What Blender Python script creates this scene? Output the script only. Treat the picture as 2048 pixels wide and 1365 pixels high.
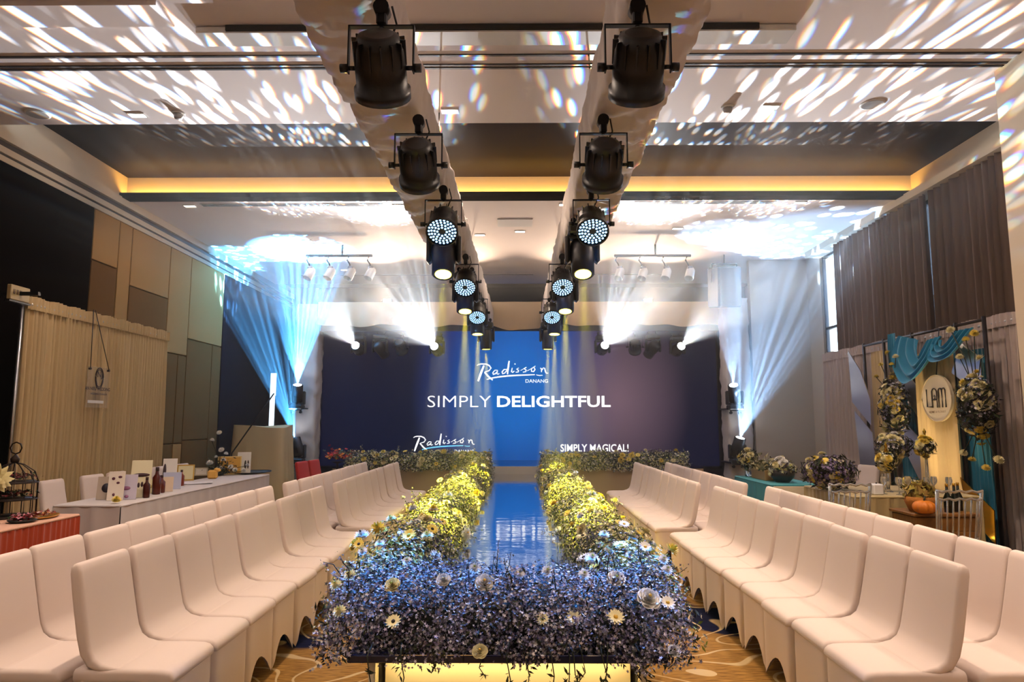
import bpy, math, random
import numpy as np
from mathutils import Vector, Matrix, noise

PI = math.pi
SC = bpy.context.scene
COL = SC.collection
for o in list(bpy.data.objects):
    bpy.data.objects.remove(o)

# ---------------------------------------------------------------- camera
F_PX = 1365.0
CAM_POS = Vector((0.0, 0.0, 1.55))
cam_data = bpy.data.cameras.new('camera')
cam_data.sensor_width = 36.0
cam_data.lens = 36.0 * F_PX / 2048.0
cam_data.clip_start = 0.05
cam_data.clip_end = 200
camera = bpy.data.objects.new('camera', cam_data)
COL.objects.link(camera)
camera.location = CAM_POS
camera.rotation_euler = (math.radians(90 + 6.8), 0, math.radians(0.46))
SC.camera = camera
CAM_R = camera.rotation_euler.to_matrix()

# ---------------------------------------------------------------- world, exposure
world = bpy.data.worlds.new('world')
SC.world = world
world.use_nodes = True
bg = world.node_tree.nodes['Background']
bg.inputs[0].default_value = (0.62, 0.82, 1.0, 1)     # pale daylight seen through the window slits
bg.inputs[1].default_value = 10.0
SC.view_settings.view_transform = 'Standard'
SC.view_settings.look = 'None'
SC.view_settings.gamma = 1.0
SC.view_settings.use_curve_mapping = False
SC.view_settings.exposure = 0.12
cy = SC.cycles
cy.use_denoising = True
cy.use_adaptive_sampling = True
cy.adaptive_threshold = .1
cy.max_bounces = 4
cy.diffuse_bounces = 2
cy.glossy_bounces = 2
cy.transmission_bounces = 4
cy.transparent_max_bounces = 8
cy.volume_bounces = 0
cy.sample_clamp_indirect = 4.0
cy.caustics_reflective = False
cy.caustics_refractive = False

# levels of the room's lamps
P_DOWN = 230.0        # each recessed ceiling downlight (W)
P_YELLOW = 3000.0     # yellow beam heads above the runway
P_BLUE = 2600.0       # blue LED pars
P_GOBO = 52000.0      # beam heads on the stage truss throwing dots on the ceiling
P_FAN = 210000.0       # beam heads on the side columns
HAZE = 0.028
C_WARM = (1.0, 0.77, 0.60)

def ray(px, py):
    return (CAM_R @ Vector((px - 1024.0, 682.5 - py, -F_PX))).normalized()
def at_y(px, py, Y):
    d = ray(px, py); return CAM_POS + d * ((Y - CAM_POS.y) / d.y)
def at_x(px, py, X):
    d = ray(px, py); return CAM_POS + d * ((X - CAM_POS.x) / d.x)
def at_z(px, py, Z):
    d = ray(px, py); return CAM_POS + d * ((Z - CAM_POS.z) / d.z)

# ---------------------------------------------------------------- materials
def sr(c):
    """sRGB 0-255 -> linear"""
    return tuple(((v/255)/12.92 if v/255 <= .04045 else ((v/255+.055)/1.055)**2.4) for v in c)
MATS = {}
def mat(name, col=(.8, .8, .8), rough=.6, metal=0.0, emit=None, estr=0.0, bump=None, alpha=1.0, trans=0.0,
        vary=None, sheen=0.0, spec=.5, coat=0.0):
    """bump=(scale, strength[, stretch xyz]); vary=(scale, other colour)"""
    if name in MATS: return MATS[name]
    m = bpy.data.materials.new(name); m.use_nodes = True
    nt = m.node_tree; b = nt.nodes['Principled BSDF']
    b.inputs['Base Color'].default_value = (*col, 1)
    b.inputs['Roughness'].default_value = rough
    b.inputs['Metallic'].default_value = metal
    b.inputs['Alpha'].default_value = alpha
    b.inputs['Transmission Weight'].default_value = trans
    b.inputs['Sheen Weight'].default_value = sheen
    b.inputs['Specular IOR Level'].default_value = spec
    b.inputs['Coat Weight'].default_value = coat
    if emit:
        b.inputs['Emission Color'].default_value = (*emit, 1)
        b.inputs['Emission Strength'].default_value = estr
    tc = None
    def coords(st=None):
        nonlocal tc
        tc = tc or nt.nodes.new('ShaderNodeTexCoord')
        if st is None: return tc.outputs['Object']
        mp = nt.nodes.new('ShaderNodeMapping'); mp.inputs['Scale'].default_value = st
        nt.links.new(tc.outputs['Object'], mp.inputs['Vector']); return mp.outputs['Vector']
    if vary:
        n = nt.nodes.new('ShaderNodeTexNoise'); n.inputs['Scale'].default_value = vary[0]; n.inputs['Detail'].default_value = 4
        nt.links.new(coords(vary[2] if len(vary) > 2 else None), n.inputs['Vector'])
        rp = nt.nodes.new('ShaderNodeValToRGB')
        rp.color_ramp.elements[0].position = .35; rp.color_ramp.elements[0].color = (*col, 1)
        rp.color_ramp.elements[1].position = .65; rp.color_ramp.elements[1].color = (*vary[1], 1)
        nt.links.new(n.outputs['Fac'], rp.inputs['Fac']); nt.links.new(rp.outputs['Color'], b.inputs['Base Color'])
    if bump:
        n = nt.nodes.new('ShaderNodeTexNoise'); n.inputs['Scale'].default_value = bump[0]; n.inputs['Detail'].default_value = 3
        nt.links.new(coords(bump[2] if len(bump) > 2 else None), n.inputs['Vector'])
        bp = nt.nodes.new('ShaderNodeBump'); bp.inputs['Strength'].default_value = bump[1]; bp.inputs['Distance'].default_value = .02
        nt.links.new(n.outputs['Fac'], bp.inputs['Height']); nt.links.new(bp.outputs['Normal'], b.inputs['Normal'])
    MATS[name] = m
    return m

def attr_mat(name, rough=.7, trans=.0):
    m = bpy.data.materials.new(name); m.use_nodes = True
    nt = m.node_tree; b = nt.nodes['Principled BSDF']
    a = nt.nodes.new('ShaderNodeAttribute'); a.attribute_name = 'tint'
    nt.links.new(a.outputs['Color'], b.inputs['Base Color'])
    b.inputs['Roughness'].default_value = rough
    b.inputs['Specular IOR Level'].default_value = .2
    MATS[name] = m
    return m

# ---------------------------------------------------------------- mesh building
class MB:
    def __init__(s): s.v = []; s.f = []; s.sm = []
    def add(s, vs, fs, smooth=False, M=None):
        o = len(s.v)
        s.v += [tuple(M @ Vector(p)) if M is not None else tuple(p) for p in vs]
        s.f += [tuple(i + o for i in f) for f in fs]; s.sm += [smooth] * len(fs)
        return s
    def box(s, c, d, M=None):
        x, y, z = c; a, b, h = d[0]/2, d[1]/2, d[2]/2
        vs = [(x+i*a, y+j*b, z+k*h) for k in (-1, 1) for j in (-1, 1) for i in (-1, 1)]
        return s.add(vs, [(0,2,3,1), (4,5,7,6), (0,1,5,4), (2,6,7,3), (0,4,6,2), (1,3,7,5)], False, M)
    def box2(s, lo, hi, M=None):
        return s.box([(a+b)/2 for a, b in zip(lo, hi)], [abs(b-a) for a, b in zip(lo, hi)], M)
    def bbox(s, c, d, r, M=None):
        """box with a chamfer on all edges"""
        r = min(r, min(d)*.49); x, y, z = c; a, b, h = d[0]/2, d[1]/2, d[2]/2
        vs, idx = [], {}
        for k in (-1, 1):
            for j in (-1, 1):
                for i in (-1, 1):
                    for ax in range(3):
                        p = [x+i*(a-r), y+j*(b-r), z+k*(h-r)]; p[ax] += (i, j, k)[ax]*r
                        idx[(i, j, k, ax)] = len(vs); vs.append(p)
        fs = []
        for ax in range(3):
            u, w = (ax+1) % 3, (ax+2) % 3
            for sg in (-1, 1):
                q = []
                for (p, t) in ((-1,-1), (1,-1), (1,1), (-1,1)):
                    c3 = [0, 0, 0]; c3[ax] = sg; c3[u] = p; c3[w] = t; q.append(idx[(*c3, ax)])
                fs.append(tuple(q if sg > 0 else q[::-1]))
            for p in (-1, 1):
                for t in (-1, 1):
                    e0, e1 = [0, 0, 0], [0, 0, 0]
                    e0[ax] = -1; e1[ax] = 1; e0[u] = e1[u] = p; e0[w] = e1[w] = t
                    q = (idx[(*e0, u)], idx[(*e1, u)], idx[(*e1, w)], idx[(*e0, w)])
                    fs.append(q if p*t > 0 else q[::-1])
        for i in (-1, 1):
            for j in (-1, 1):
                for k in (-1, 1):
                    q = tuple(idx[(i, j, k, ax)] for ax in range(3))
                    fs.append(q if i*j*k > 0 else q[::-1])
        return s.add(vs, fs, False, M)
    def lathe(s, prof, n=20, M=None, smooth=True, cap=True):
        """prof: (radius, z) from bottom to top"""
        vs, fs = [], []
        for (r, z) in prof:
            for i in range(n):
                a = 2*PI*i/n; vs.append((r*math.cos(a), r*math.sin(a), z))
        for k in range(len(prof)-1):
            for i in range(n):
                j = (i+1) % n
                fs.append((k*n+i, k*n+j, (k+1)*n+j, (k+1)*n+i))
        s.add(vs, fs, smooth, M)
        if cap:
            o = len(s.v) - len(vs); L = (len(prof)-1)*n
            if prof[0][0] > 1e-5: s.f.append(tuple(o+i for i in range(n))[::-1]); s.sm.append(False)
            if prof[-1][0] > 1e-5: s.f.append(tuple(o+L+i for i in range(n))); s.sm.append(False)
        return s
    def cyl(s, p, q, r, n=12, r2=None, smooth=True):
        p, q = Vector(p), Vector(q); d = q - p
        M = Matrix.Translation(p) @ d.to_track_quat('Z', 'Y').to_matrix().to_4x4()
        return s.lathe([(r, 0), (r if r2 is None else r2, d.length)], n, M, smooth)
    def tube(s, pts, r, n=8, closed=False):
        pts = [Vector(p) for p in pts]; m = len(pts); vs, fs = [], []
        rr = r if isinstance(r, (list, tuple)) else [r]*m
        for k, p in enumerate(pts):
            a = pts[(k-1) % m] if (closed or k > 0) else p
            b = pts[(k+1) % m] if (closed or k < m-1) else p
            t = (b - a).normalized() if (b-a).length > 1e-9 else Vector((0, 0, 1))
            u = t.cross(Vector((0, 0, 1)))
            if u.length < 1e-3: u = t.cross(Vector((0, 1, 0)))
            u.normalize(); w = t.cross(u)
            for i in range(n):
                c = 2*PI*i/n; vs.append(p + (u*math.cos(c) + w*math.sin(c))*rr[k])
        for k in range(m if closed else m-1):
            k2 = (k+1) % m
            for i in range(n):
                j = (i+1) % n; fs.append((k*n+i, k2*n+i, k2*n+j, k*n+j))
        if not closed:
            fs.append(tuple(range(n))); fs.append(tuple((m-1)*n+i for i in range(n))[::-1])
        return s.add(vs, fs, True)
    def ball(s, c, r, nu=12, nv=8, sc=(1, 1, 1), M=None):
        vs = [(c[0], c[1], c[2]-r*sc[2])]
        for k in range(1, nv):
            a = -PI/2 + PI*k/nv
            for i in range(nu):
                b = 2*PI*i/nu
                vs.append((c[0]+r*sc[0]*math.cos(a)*math.cos(b), c[1]+r*sc[1]*math.cos(a)*math.sin(b), c[2]+r*sc[2]*math.sin(a)))
        vs.append((c[0], c[1], c[2]+r*sc[2])); fs = []
        for i in range(nu):
            j = (i+1) % nu; fs.append((0, 1+j, 1+i)); fs.append((len(vs)-1, 1+(nv-2)*nu+i, 1+(nv-2)*nu+j))
        for k in range(nv-2):
            for i in range(nu):
                j = (i+1) % nu; a = 1+k*nu; fs.append((a+i, a+j, a+nu+j, a+nu+i))
        return s.add(vs, fs, True, M)
    def grid(s, fn, nu, nv, smooth=True, closed_u=False):
        vs = [fn(i/nu, j/nv) for j in range(nv+1) for i in range(nu if closed_u else nu+1)]
        w = nu if closed_u else nu+1; fs = []
        for j in range(nv):
            for i in range(nu):
                i2 = (i+1) % w; fs.append((j*w+i, j*w+i2, (j+1)*w+i2, (j+1)*w+i))
        return s.add(vs, fs, smooth)
    def prism(s, poly, n, depth):
        """polygon (3-D points, planar) given thickness along unit vector n"""
        n = Vector(n); a = [Vector(p) for p in poly]; b = [p + n*depth for p in a]; m = len(a)
        fs = [tuple(range(m))[::-1], tuple(range(m, 2*m))] + [(i, (i+1) % m, m+(i+1) % m, m+i) for i in range(m)]
        return s.add(a+b, fs)
    def mesh(s, name):
        me = bpy.data.meshes.new(name); me.from_pydata(s.v, [], s.f); me.validate()
        if any(s.sm) and len(me.polygons) == len(s.sm):
            me.polygons.foreach_set('use_smooth', s.sm)
        me.update(); return me
    def build(s, name, material, parent=None, loc=None, rot=None):
        return link(name, s.mesh(name), material, parent, loc, rot)

def link(name, me, material=None, parent=None, loc=None, rot=None):
    if material is not None and not me.materials: me.materials.append(material)
    o = bpy.data.objects.new(name, me); COL.objects.link(o)
    if material is not None and me.materials[0] is not material:
        o.material_slots[0].link = 'OBJECT'; o.material_slots[0].material = material
    if parent: o.parent = parent
    if loc is not None: o.location = loc
    if rot is not None: o.rotation_euler = rot
    return o
def empty(name, loc=(0, 0, 0), rz=0, rot=None):
    o = bpy.data.objects.new(name, None); COL.objects.link(o); o.location = loc
    o.rotation_euler = rot if rot else (0, 0, rz); o.empty_display_size = .1
    return o
def tag(o, label, cat, group=None, kind=None):
    if label: o['label'] = label
    if cat: o['category'] = cat
    if group: o['group'] = group
    if kind: o['kind'] = kind
    return o
def struct(o, label=None):
    o['kind'] = 'structure'
    if label: o['label'] = label
    return o
def copy_tree(o, parent=None):
    c = o.copy(); COL.objects.link(c); c.parent = parent
    for ch in list(o.children): copy_tree(ch, c)
    return c
ORD = ('first second third fourth fifth sixth seventh eighth ninth tenth eleventh twelfth thirteenth fourteenth '
       'fifteenth sixteenth seventeenth eighteenth').split()

# ---------------------------------------------------------------- lamps
def spot(name, loc, target, power, col, half_deg, blend=.6, radius=.03, gobo=None, parent=None):
    """a real spot lamp; gobo = builder of its light pattern"""
    ld = bpy.data.lights.new(name, 'SPOT'); ld.energy = power; ld.color = col
    ld.spot_size = math.radians(half_deg*2); ld.spot_blend = blend; ld.shadow_soft_size = radius
    o = bpy.data.objects.new(name, ld); COL.objects.link(o)
    d = Vector(target) - Vector(loc)
    o.rotation_euler = d.to_track_quat('-Z', 'Y').to_euler(); o.location = loc
    if gobo: gobo(ld)
    if parent:
        bpy.context.view_layer.update()
        o.parent = parent; o.matrix_parent_inverse = parent.matrix_world.inverted()
    return o

def dot_gobo(scale, size, seed, base=.03, disp=.012, keep=.55):
    """breakup gobo: scattered round holes with prismatic fringes; the pattern lives in the lamp's own directions"""
    def go(ld):
        ld.use_nodes = True; nt = ld.node_tree; em = nt.nodes['Emission']
        L = nt.links.new; N = nt.nodes.new
        tc = N('ShaderNodeTexCoord'); sp = N('ShaderNodeSeparateXYZ'); L(tc.outputs['Normal'], sp.inputs[0])
        ab = N('ShaderNodeMath'); ab.operation = 'ABSOLUTE'; L(sp.outputs['Z'], ab.inputs[0])
        dv = []
        for ax in 'XY':
            d = N('ShaderNodeMath'); d.operation = 'DIVIDE'; L(sp.outputs[ax], d.inputs[0]); L(ab.outputs[0], d.inputs[1]); dv.append(d)
        cb = N('ShaderNodeCombineXYZ'); L(dv[0].outputs[0], cb.inputs[0]); L(dv[1].outputs[0], cb.inputs[1])
        outs = []
        for k, f in enumerate((1-disp, 1.0, 1+disp)):
            mp = N('ShaderNodeMapping'); mp.inputs['Scale'].default_value = (f, f, f); mp.inputs['Location'].default_value = (seed, seed*1.7, 0)
            L(cb.outputs[0], mp.inputs['Vector'])
            vo = N('ShaderNodeTexVoronoi'); vo.voronoi_dimensions = '2D'; vo.inputs['Scale'].default_value = scale
            L(mp.outputs[0], vo.inputs['Vector'])
            mr = N('ShaderNodeMapRange'); mr.interpolation_type = 'SMOOTHSTEP'
            mr.inputs['From Min'].default_value = size; mr.inputs['From Max'].default_value = size*.55
            L(vo.outputs['Distance'], mr.inputs['Value'])
            sc = N('ShaderNodeSeparateColor'); L(vo.outputs['Color'], sc.inputs[0])
            gt = N('ShaderNodeMapRange'); gt.inputs['From Min'].default_value = 1-keep; gt.inputs['From Max'].default_value = 1.0
            L(sc.outputs[0], gt.inputs['Value'])
            mu = N('ShaderNodeMath'); mu.operation = 'MULTIPLY'; L(mr.outputs[0], mu.inputs[0]); L(gt.outputs[0], mu.inputs[1])
            ad = N('ShaderNodeMath'); ad.operation = 'ADD'; ad.inputs[1].default_value = base; L(mu.outputs[0], ad.inputs[0])
            outs.append(ad)
        cc = N('ShaderNodeCombineColor')
        for k in range(3): L(outs[k].outputs[0], cc.inputs[k])
        L(cc.outputs[0], em.inputs['Color']); em.inputs['Strength'].default_value = 1.0
    return go
# ================================================================ the room
XL, XR, YB, YF, ZC = -6.35, 6.35, -4.0, 18.8, 5.1
C_CEIL = sr((238, 226, 222))
m_ceil = mat('ceiling_paint', C_CEIL, .75, bump=(60, .02))
m_cream = mat('cream_paint', sr((205, 186, 160)), .7)
m_dark = mat('dark_coffer', sr((30, 22, 20)), .5, spec=.08)
m_black = mat('black_panel', sr((14, 9, 8)), .8, spec=0)
m_groove = mat('shadow_gap', sr((38, 26, 24)), .6)
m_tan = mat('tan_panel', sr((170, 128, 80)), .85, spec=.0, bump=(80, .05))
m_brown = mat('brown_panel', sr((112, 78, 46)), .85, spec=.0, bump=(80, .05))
m_beige = mat('beige_paint', sr((205, 186, 165)), .8)
m_navywall = mat('dark_back_wall', sr((26, 20, 22)), .8, spec=0)

# carpet: gold brown ground, navy pools, cream contour lines
m_carpet = bpy.data.materials.new('carpet'); m_carpet.use_nodes = True
nt = m_carpet.node_tree; b = nt.nodes['Principled BSDF']; b.inputs['Roughness'].default_value = .95; b.inputs['Specular IOR Level'].default_value = .1
N, L = nt.nodes.new, nt.links.new
tc = N('ShaderNodeTexCoord')
n1 = N('ShaderNodeTexNoise'); n1.inputs['Scale'].default_value = .95; n1.inputs['Detail'].default_value = 1.2; L(tc.outputs['Object'], n1.inputs['Vector'])
mlt = N('ShaderNodeMath'); mlt.operation = 'MULTIPLY'; mlt.inputs[1].default_value = 17.0; L(n1.outputs['Fac'], mlt.inputs[0])
frc = N('ShaderNodeMath'); frc.operation = 'FRACT'; L(mlt.outputs[0], frc.inputs[0])
rl = N('ShaderNodeValToRGB'); e = rl.color_ramp.elements
e[0].position = .10; e[0].color = (1, 1, 1, 1); e[1].position = .15; e[1].color = (0, 0, 0, 1); L(frc.outputs[0], rl.inputs['Fac'])
n2 = N('ShaderNodeTexNoise'); n2.inputs['Scale'].default_value = .8; n2.inputs['Detail'].default_value = 1.0
mp = N('ShaderNodeMapping'); mp.inputs['Location'].default_value = (3.1, 7.7, 0); L(tc.outputs['Object'], mp.inputs['Vector']); L(mp.outputs[0], n2.inputs['Vector'])
rn = N('ShaderNodeValToRGB'); e = rn.color_ramp.elements
e[0].position = .53; e[0].color = (*sr((176, 132, 66)), 1); e[1].position = .55; e[1].color = (*sr((26, 30, 58)), 1); L(n2.outputs['Fac'], rn.inputs['Fac'])
n3 = N('ShaderNodeTexNoise'); n3.inputs['Scale'].default_value = 9
mp3 = N('ShaderNodeMapping'); mp3.inputs['Scale'].default_value = (1.0, 14.0, 1); L(tc.outputs['Object'], mp3.inputs['Vector']); L(mp3.outputs[0], n3.inputs['Vector'])
rk = N('ShaderNodeValToRGB'); e = rk.color_ramp.elements
e[0].position = .44; e[0].color = (.35, .3, .3, 1); e[1].position = .56; e[1].color = (1, 1, 1, 1); L(n3.outputs['Fac'], rk.inputs['Fac'])
mx = N('ShaderNodeMix'); mx.data_type = 'RGBA'; mx.blend_type = 'MULTIPLY'; mx.inputs[0].default_value = .7
L(rn.outputs['Color'], mx.inputs[6]); L(rk.outputs['Color'], mx.inputs[7])
m2 = N('ShaderNodeMix'); m2.data_type = 'RGBA'; L(rl.outputs['Color'], m2.inputs[0]); L(mx.outputs[2], m2.inputs[6]); m2.inputs[7].default_value = (*sr((206, 178, 130)), 1)
L(m2.outputs[2], b.inputs['Base Color'])

struct(MB().box2((XL-.2, YB-.2, -.15), (XR+.2, YF+.2, 0)).build('floor', m_carpet), 'patterned gold and navy carpet with cream contour lines')
# ceilings: near field, dark coffer, far field, dark strip over the screen
struct(MB().box2((XL, YB, ZC), (XR, 7.78, ZC+.25)).build('ceiling', m_ceil), 'white ceiling nearer than the dark coffer')
struct(MB().box2((XL-.1, 7.7, 5.48), (XR+.1, 10.75, 5.6)).build('ceiling.001', m_dark), 'dark recessed coffer panel crossing the ceiling')
struct(MB().box2((XL, 10.62, ZC), (XR, 17.3, ZC+.25)).build('ceiling.002', m_ceil), 'white ceiling between the coffer and the screen')
struct(MB().box2((XL, 17.3, 5.3), (XR, YF, 5.4)).build('ceiling.003', m_dark), 'dark ceiling strip above the stage')
# glowing cove on the far side of the coffer: trough lip, lit face, led strip
struct(MB().box2((XL+.02, 10.40, 5.085), (XR-.02, 10.46, 5.165)).build('trim_1', m_black), 'dark lip of the glowing cove')
struct(MB().box2((XL+.02, 10.46, 5.085), (XR-.02, 10.62, 5.10)).build('trim_2', m_black))
led = MB().box2((XL+.1, 10.49, 5.105), (XR-.1, 10.55, 5.125)).build('led_strip', mat('cove_led', (1, .6, .15), emit=(1.0, .55, .10), estr=36))
tag(led, 'amber led strip glowing inside the ceiling cove', 'led strip')
struct(MB().box2((XL, 10.60, 5.10), (XR, 10.62, 5.48)).build('trim_3', m_cream), 'amber lit face of the ceiling cove')

# walls
struct(MB().box2((XL-.2, YB, 0), (XL, YF, 5.6)).build('wall_left', m_brown), 'brown wall behind the fabric panels')
w = MB()
for (y0, y1) in ((YB, 10.08), (10.45, 13.25), (14.1, YF)): w.box2((XR, y0, 0), (XR+.2, y1, 5.6))
for (y0, y1) in ((10.08, 10.45), (13.25, 14.1)): w.box2((XR, y0, 0), (XR+.2, y1, .3)); w.box2((XR, y0, 5.0), (XR+.2, y1, 5.6))
struct(w.build('wall_right', m_beige), 'window wall behind the taupe curtains')
struct(MB().box2((XL-.2, YF, 0), (XR+.2, YF+.2, 5.6)).build('wall_back', m_navywall), 'dark wall behind the stage screen')
struct(MB().box2((XL-.2, YB-.2, 0), (XR+.2, YB, 5.6)).build('wall_front', m_cream))
struct(MB().box2((5.09, 14.75, 0), (XR, 14.9, ZC)).build('wall_back_right', m_beige), 'plain beige wall beside the stage column')
# window slits
m_frame = mat('window_frame', sr((60, 62, 70)), .4, .6)
m_glass = mat('window_glass', (1, 1, 1), .02, trans=1.0)
for k, (y0, y1) in enumerate(((13.25, 14.1), (10.08, 10.45))):
    f = MB()
    f.box2((XR+.05, y0, .3), (XR+.12, y0+.03, 5.0)); f.box2((XR+.05, y1-.03, .3), (XR+.12, y1, 5.0))
    f.box2((XR+.05, y0, .3), (XR+.12, y1, .35)); f.box2((XR+.05, y0, 4.95), (XR+.12, y1, 5.0))
    f.box2((XR+.05, y0, 3.45), (XR+.12, y1, 3.5))
    wf = struct(f.build('window_%d' % (k+1), m_frame), ('tall daylight window slit beside the beige wall', 'daylight slit between the two taupe curtains')[k])
    for (z0, z1) in ((.35, 3.45), (3.5, 4.95)):
        MB().box2((XR+.08, y0+.03, z0), (XR+.085, y1-.03, z1)).build('pane', m_glass, wf)

# left wall fabric panels, each board proud of the wall
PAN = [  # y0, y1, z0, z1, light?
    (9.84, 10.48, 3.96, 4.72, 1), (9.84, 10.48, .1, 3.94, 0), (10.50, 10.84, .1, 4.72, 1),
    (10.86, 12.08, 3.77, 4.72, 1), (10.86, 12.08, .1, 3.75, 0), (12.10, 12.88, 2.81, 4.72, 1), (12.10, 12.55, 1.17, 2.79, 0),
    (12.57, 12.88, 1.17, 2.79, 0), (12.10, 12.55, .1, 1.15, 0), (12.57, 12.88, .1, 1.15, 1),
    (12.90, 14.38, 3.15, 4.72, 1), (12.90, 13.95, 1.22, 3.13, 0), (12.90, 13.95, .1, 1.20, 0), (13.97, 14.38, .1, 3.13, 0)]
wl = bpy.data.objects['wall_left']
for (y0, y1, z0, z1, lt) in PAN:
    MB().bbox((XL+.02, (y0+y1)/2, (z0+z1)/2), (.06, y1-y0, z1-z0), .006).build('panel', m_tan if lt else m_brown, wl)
# black recess ahead of the panels and dark end beyond them
struct(MB().box2((XL, 5.2, 0), (XL+.06, 9.80, 4.72)).build('door_1', m_black), 'black full-height panelled opening ahead of the fabric panels')
struct(MB().box2((XL, 14.42, 0), (XL+.05, YF, 4.72)).build('door_2', m_navywall))
# door-gap daylight at the far corner, put in as a glowing strip
gap = MB().box2((-6.06, 16.7, 1.25), (-5.93, 16.74, 2.75)).build('light_tube', mat('tube_white', (.9, .95, 1), emit=(.8, .92, 1), estr=1.4))
tag(gap, 'upright white light tube in the dark corner beyond the fabric wall panels', 'lamp')
MB().box2((-5.93, 16.69, 1.25), (-5.90, 16.75, 2.2)).build('mounting', m_black, gap)
MB().box2((-6.0, 16.75, 0), (-5.95, 16.8, 2.7)).build('stand', m_black, gap)
# cornices on the left and right walls
for n, (x0, x1, z0, z1, mm) in enumerate(((XL, XL+.10, 4.98, 5.10, m_cream), (XL, XL+.06, 4.90, 4.97, m_groove), (XL, XL+.08, 4.82, 4.90, m_cream),
                                          (XL, XL+.05, 4.79, 4.82, m_groove), (XL, XL+.07, 4.72, 4.79, m_cream))):
    struct(MB().box2((x0, YB, z0), (x1, YF, z1)).build('trim_%d' % (4+n), mm), 'stepped cornice along the panelled wall' if n == 0 else None)
struct(MB().box2((XR-.30, 6.6, 4.98), (XR, 14.1, 5.10)).build('trim_9', m_cream), 'cream curtain pelmet')
struct(MB().box2((XL, 7.78, 5.1), (XL+.05, 10.6, 5.48)).build('trim_10', m_cream))
struct(MB().box2((XR-.05, 7.78, 5.1), (XR, 10.6, 5.48)).build('trim_11', m_cream))
# partition pocket column at the window side
c = MB().box2((4.86, 6.18, 0), (5.0, 6.62, ZC)); c.box2((5.06, 6.18, 0), (XR, 6.62, ZC))
struct(c.build('wall_partition', m_cream), 'cream pocket column of the sliding partition')
struct(MB().box2((5.0, 6.25, 0), (5.06, 6.55, ZC)).build('trim_12', m_black))
# partition tracks: dark grooves in the near ceiling
for n, yy in enumerate((6.24, 6.42, 6.48)):
    struct(MB().box2((XL, yy, ZC-.012), (4.9, yy+.028, ZC)).build('trim_%d' % (13+n), m_groove), 'partition track groove across the near ceiling' if n == 0 else None)

# curtains ----------------------------------------------------------------
def pleat(p0, p1, z1, z0, depth, n, rng, flare=0.0, per=8, rows=7, top=.35, heading=0.0):
    """pleated cloth between two plan points"""
    p0, p1 = Vector(p0), Vector(p1); d = (p1-p0); nrm = Vector((-d.y, d.x)).normalized()
    ph = [rng.uniform(.6, 1.4) for _ in range(n+2)]; am = [rng.uniform(.45, 1.25) for _ in range(n+2)]
    cum = [0]
    for q in ph: cum.append(cum[-1]+q)
    tot = cum[n]
    sk = [rng.uniform(-.4, .4) for _ in range(n+2)]
    def fn(u, v):
        t = u*tot; k = 0
        while k < n-1 and cum[k+1] < t: k += 1
        w = (t-cum[k])/ph[k]
        a = depth*am[k]*(top+(1-top)*min(1, v*2.5))
        off = a*(math.sin(PI*w)**1.0*1.6-.8)
        lat = sk[k]*v*.03*math.sin(PI*w)
        q = p0 + d*(u + lat/d.length) + nrm*off + (p1-p0)*0
        z = z1 + (z0-z1)*v + (heading*abs(math.sin(9*PI*u)) if v == 0 else 0)
        return (q.x, q.y, z)
    return MB().grid(fn, n*per, rows)
rng = random.Random(4)
m_curt = mat('taupe_curtain', sr((116, 96, 86)), .9, spec=.1)
for k, (y0, y1, n) in enumerate(((12.95, 10.03, 20), (9.87, 6.75, 17))):
    c = pleat((6.16, y0), (6.16, y1), 4.99, .03, .085, n, rng, top=.7).build('curtain', m_curt)
    tag(c, ('long taupe curtain between the two daylight window slits', 'long taupe curtain beside the cream partition column')[k], 'curtain', 'taupe window curtains')
m_white_drape = mat('ivory_drape', sr((220, 192, 146)), .9, spec=.1)
m_white_drape2 = mat('white_drape', sr((206, 188, 180)), .9, spec=.1)
def drape_stand(label, x, y0, y1, z, n, seed, m, group=None, side=1):
    e = empty('backdrop_drape', (x, (y0+y1)/2, 0)); tag(e, label, 'drape', group)
    r = random.Random(seed)
    c = pleat((0, y0-(y0+y1)/2), (0, y1-(y0+y1)/2), z, .02, .075, n, r, top=.5).build('cloth', m, e)
    pole = MB().cyl((0, y0-(y0+y1)/2-.03, z-.03), (0, y1-(y0+y1)/2+.03, z-.03), .022)
    pole.build('crossbar', mat('chrome_pole', (.6, .6, .62), .3, 1.0), e)
    hd = pleat((.03*side, y0-(y0+y1)/2), (.03*side, y1-(y0+y1)/2), z+.05, z-.09, .03, n, r, rows=2, top=1, heading=.02).build('heading', m, e)
    for yy in (y0, y1):
        MB().cyl((-.02*side, yy-(y0+y1)/2, 0), (-.02*side, yy-(y0+y1)/2, z), .022).build('pole', MATS['chrome_pole'], e)
    return e
drape_stand('tall ivory pleated drape behind the long product table', -5.78, 7.85, 11.1, 2.97, 46, 8, m_white_drape)
drape_stand('pale grey pleated backdrop drape behind the oval sign', 5.92, 13.15, 8.0, 2.80, 60, 9, m_white_drape2, side=-1)

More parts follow.
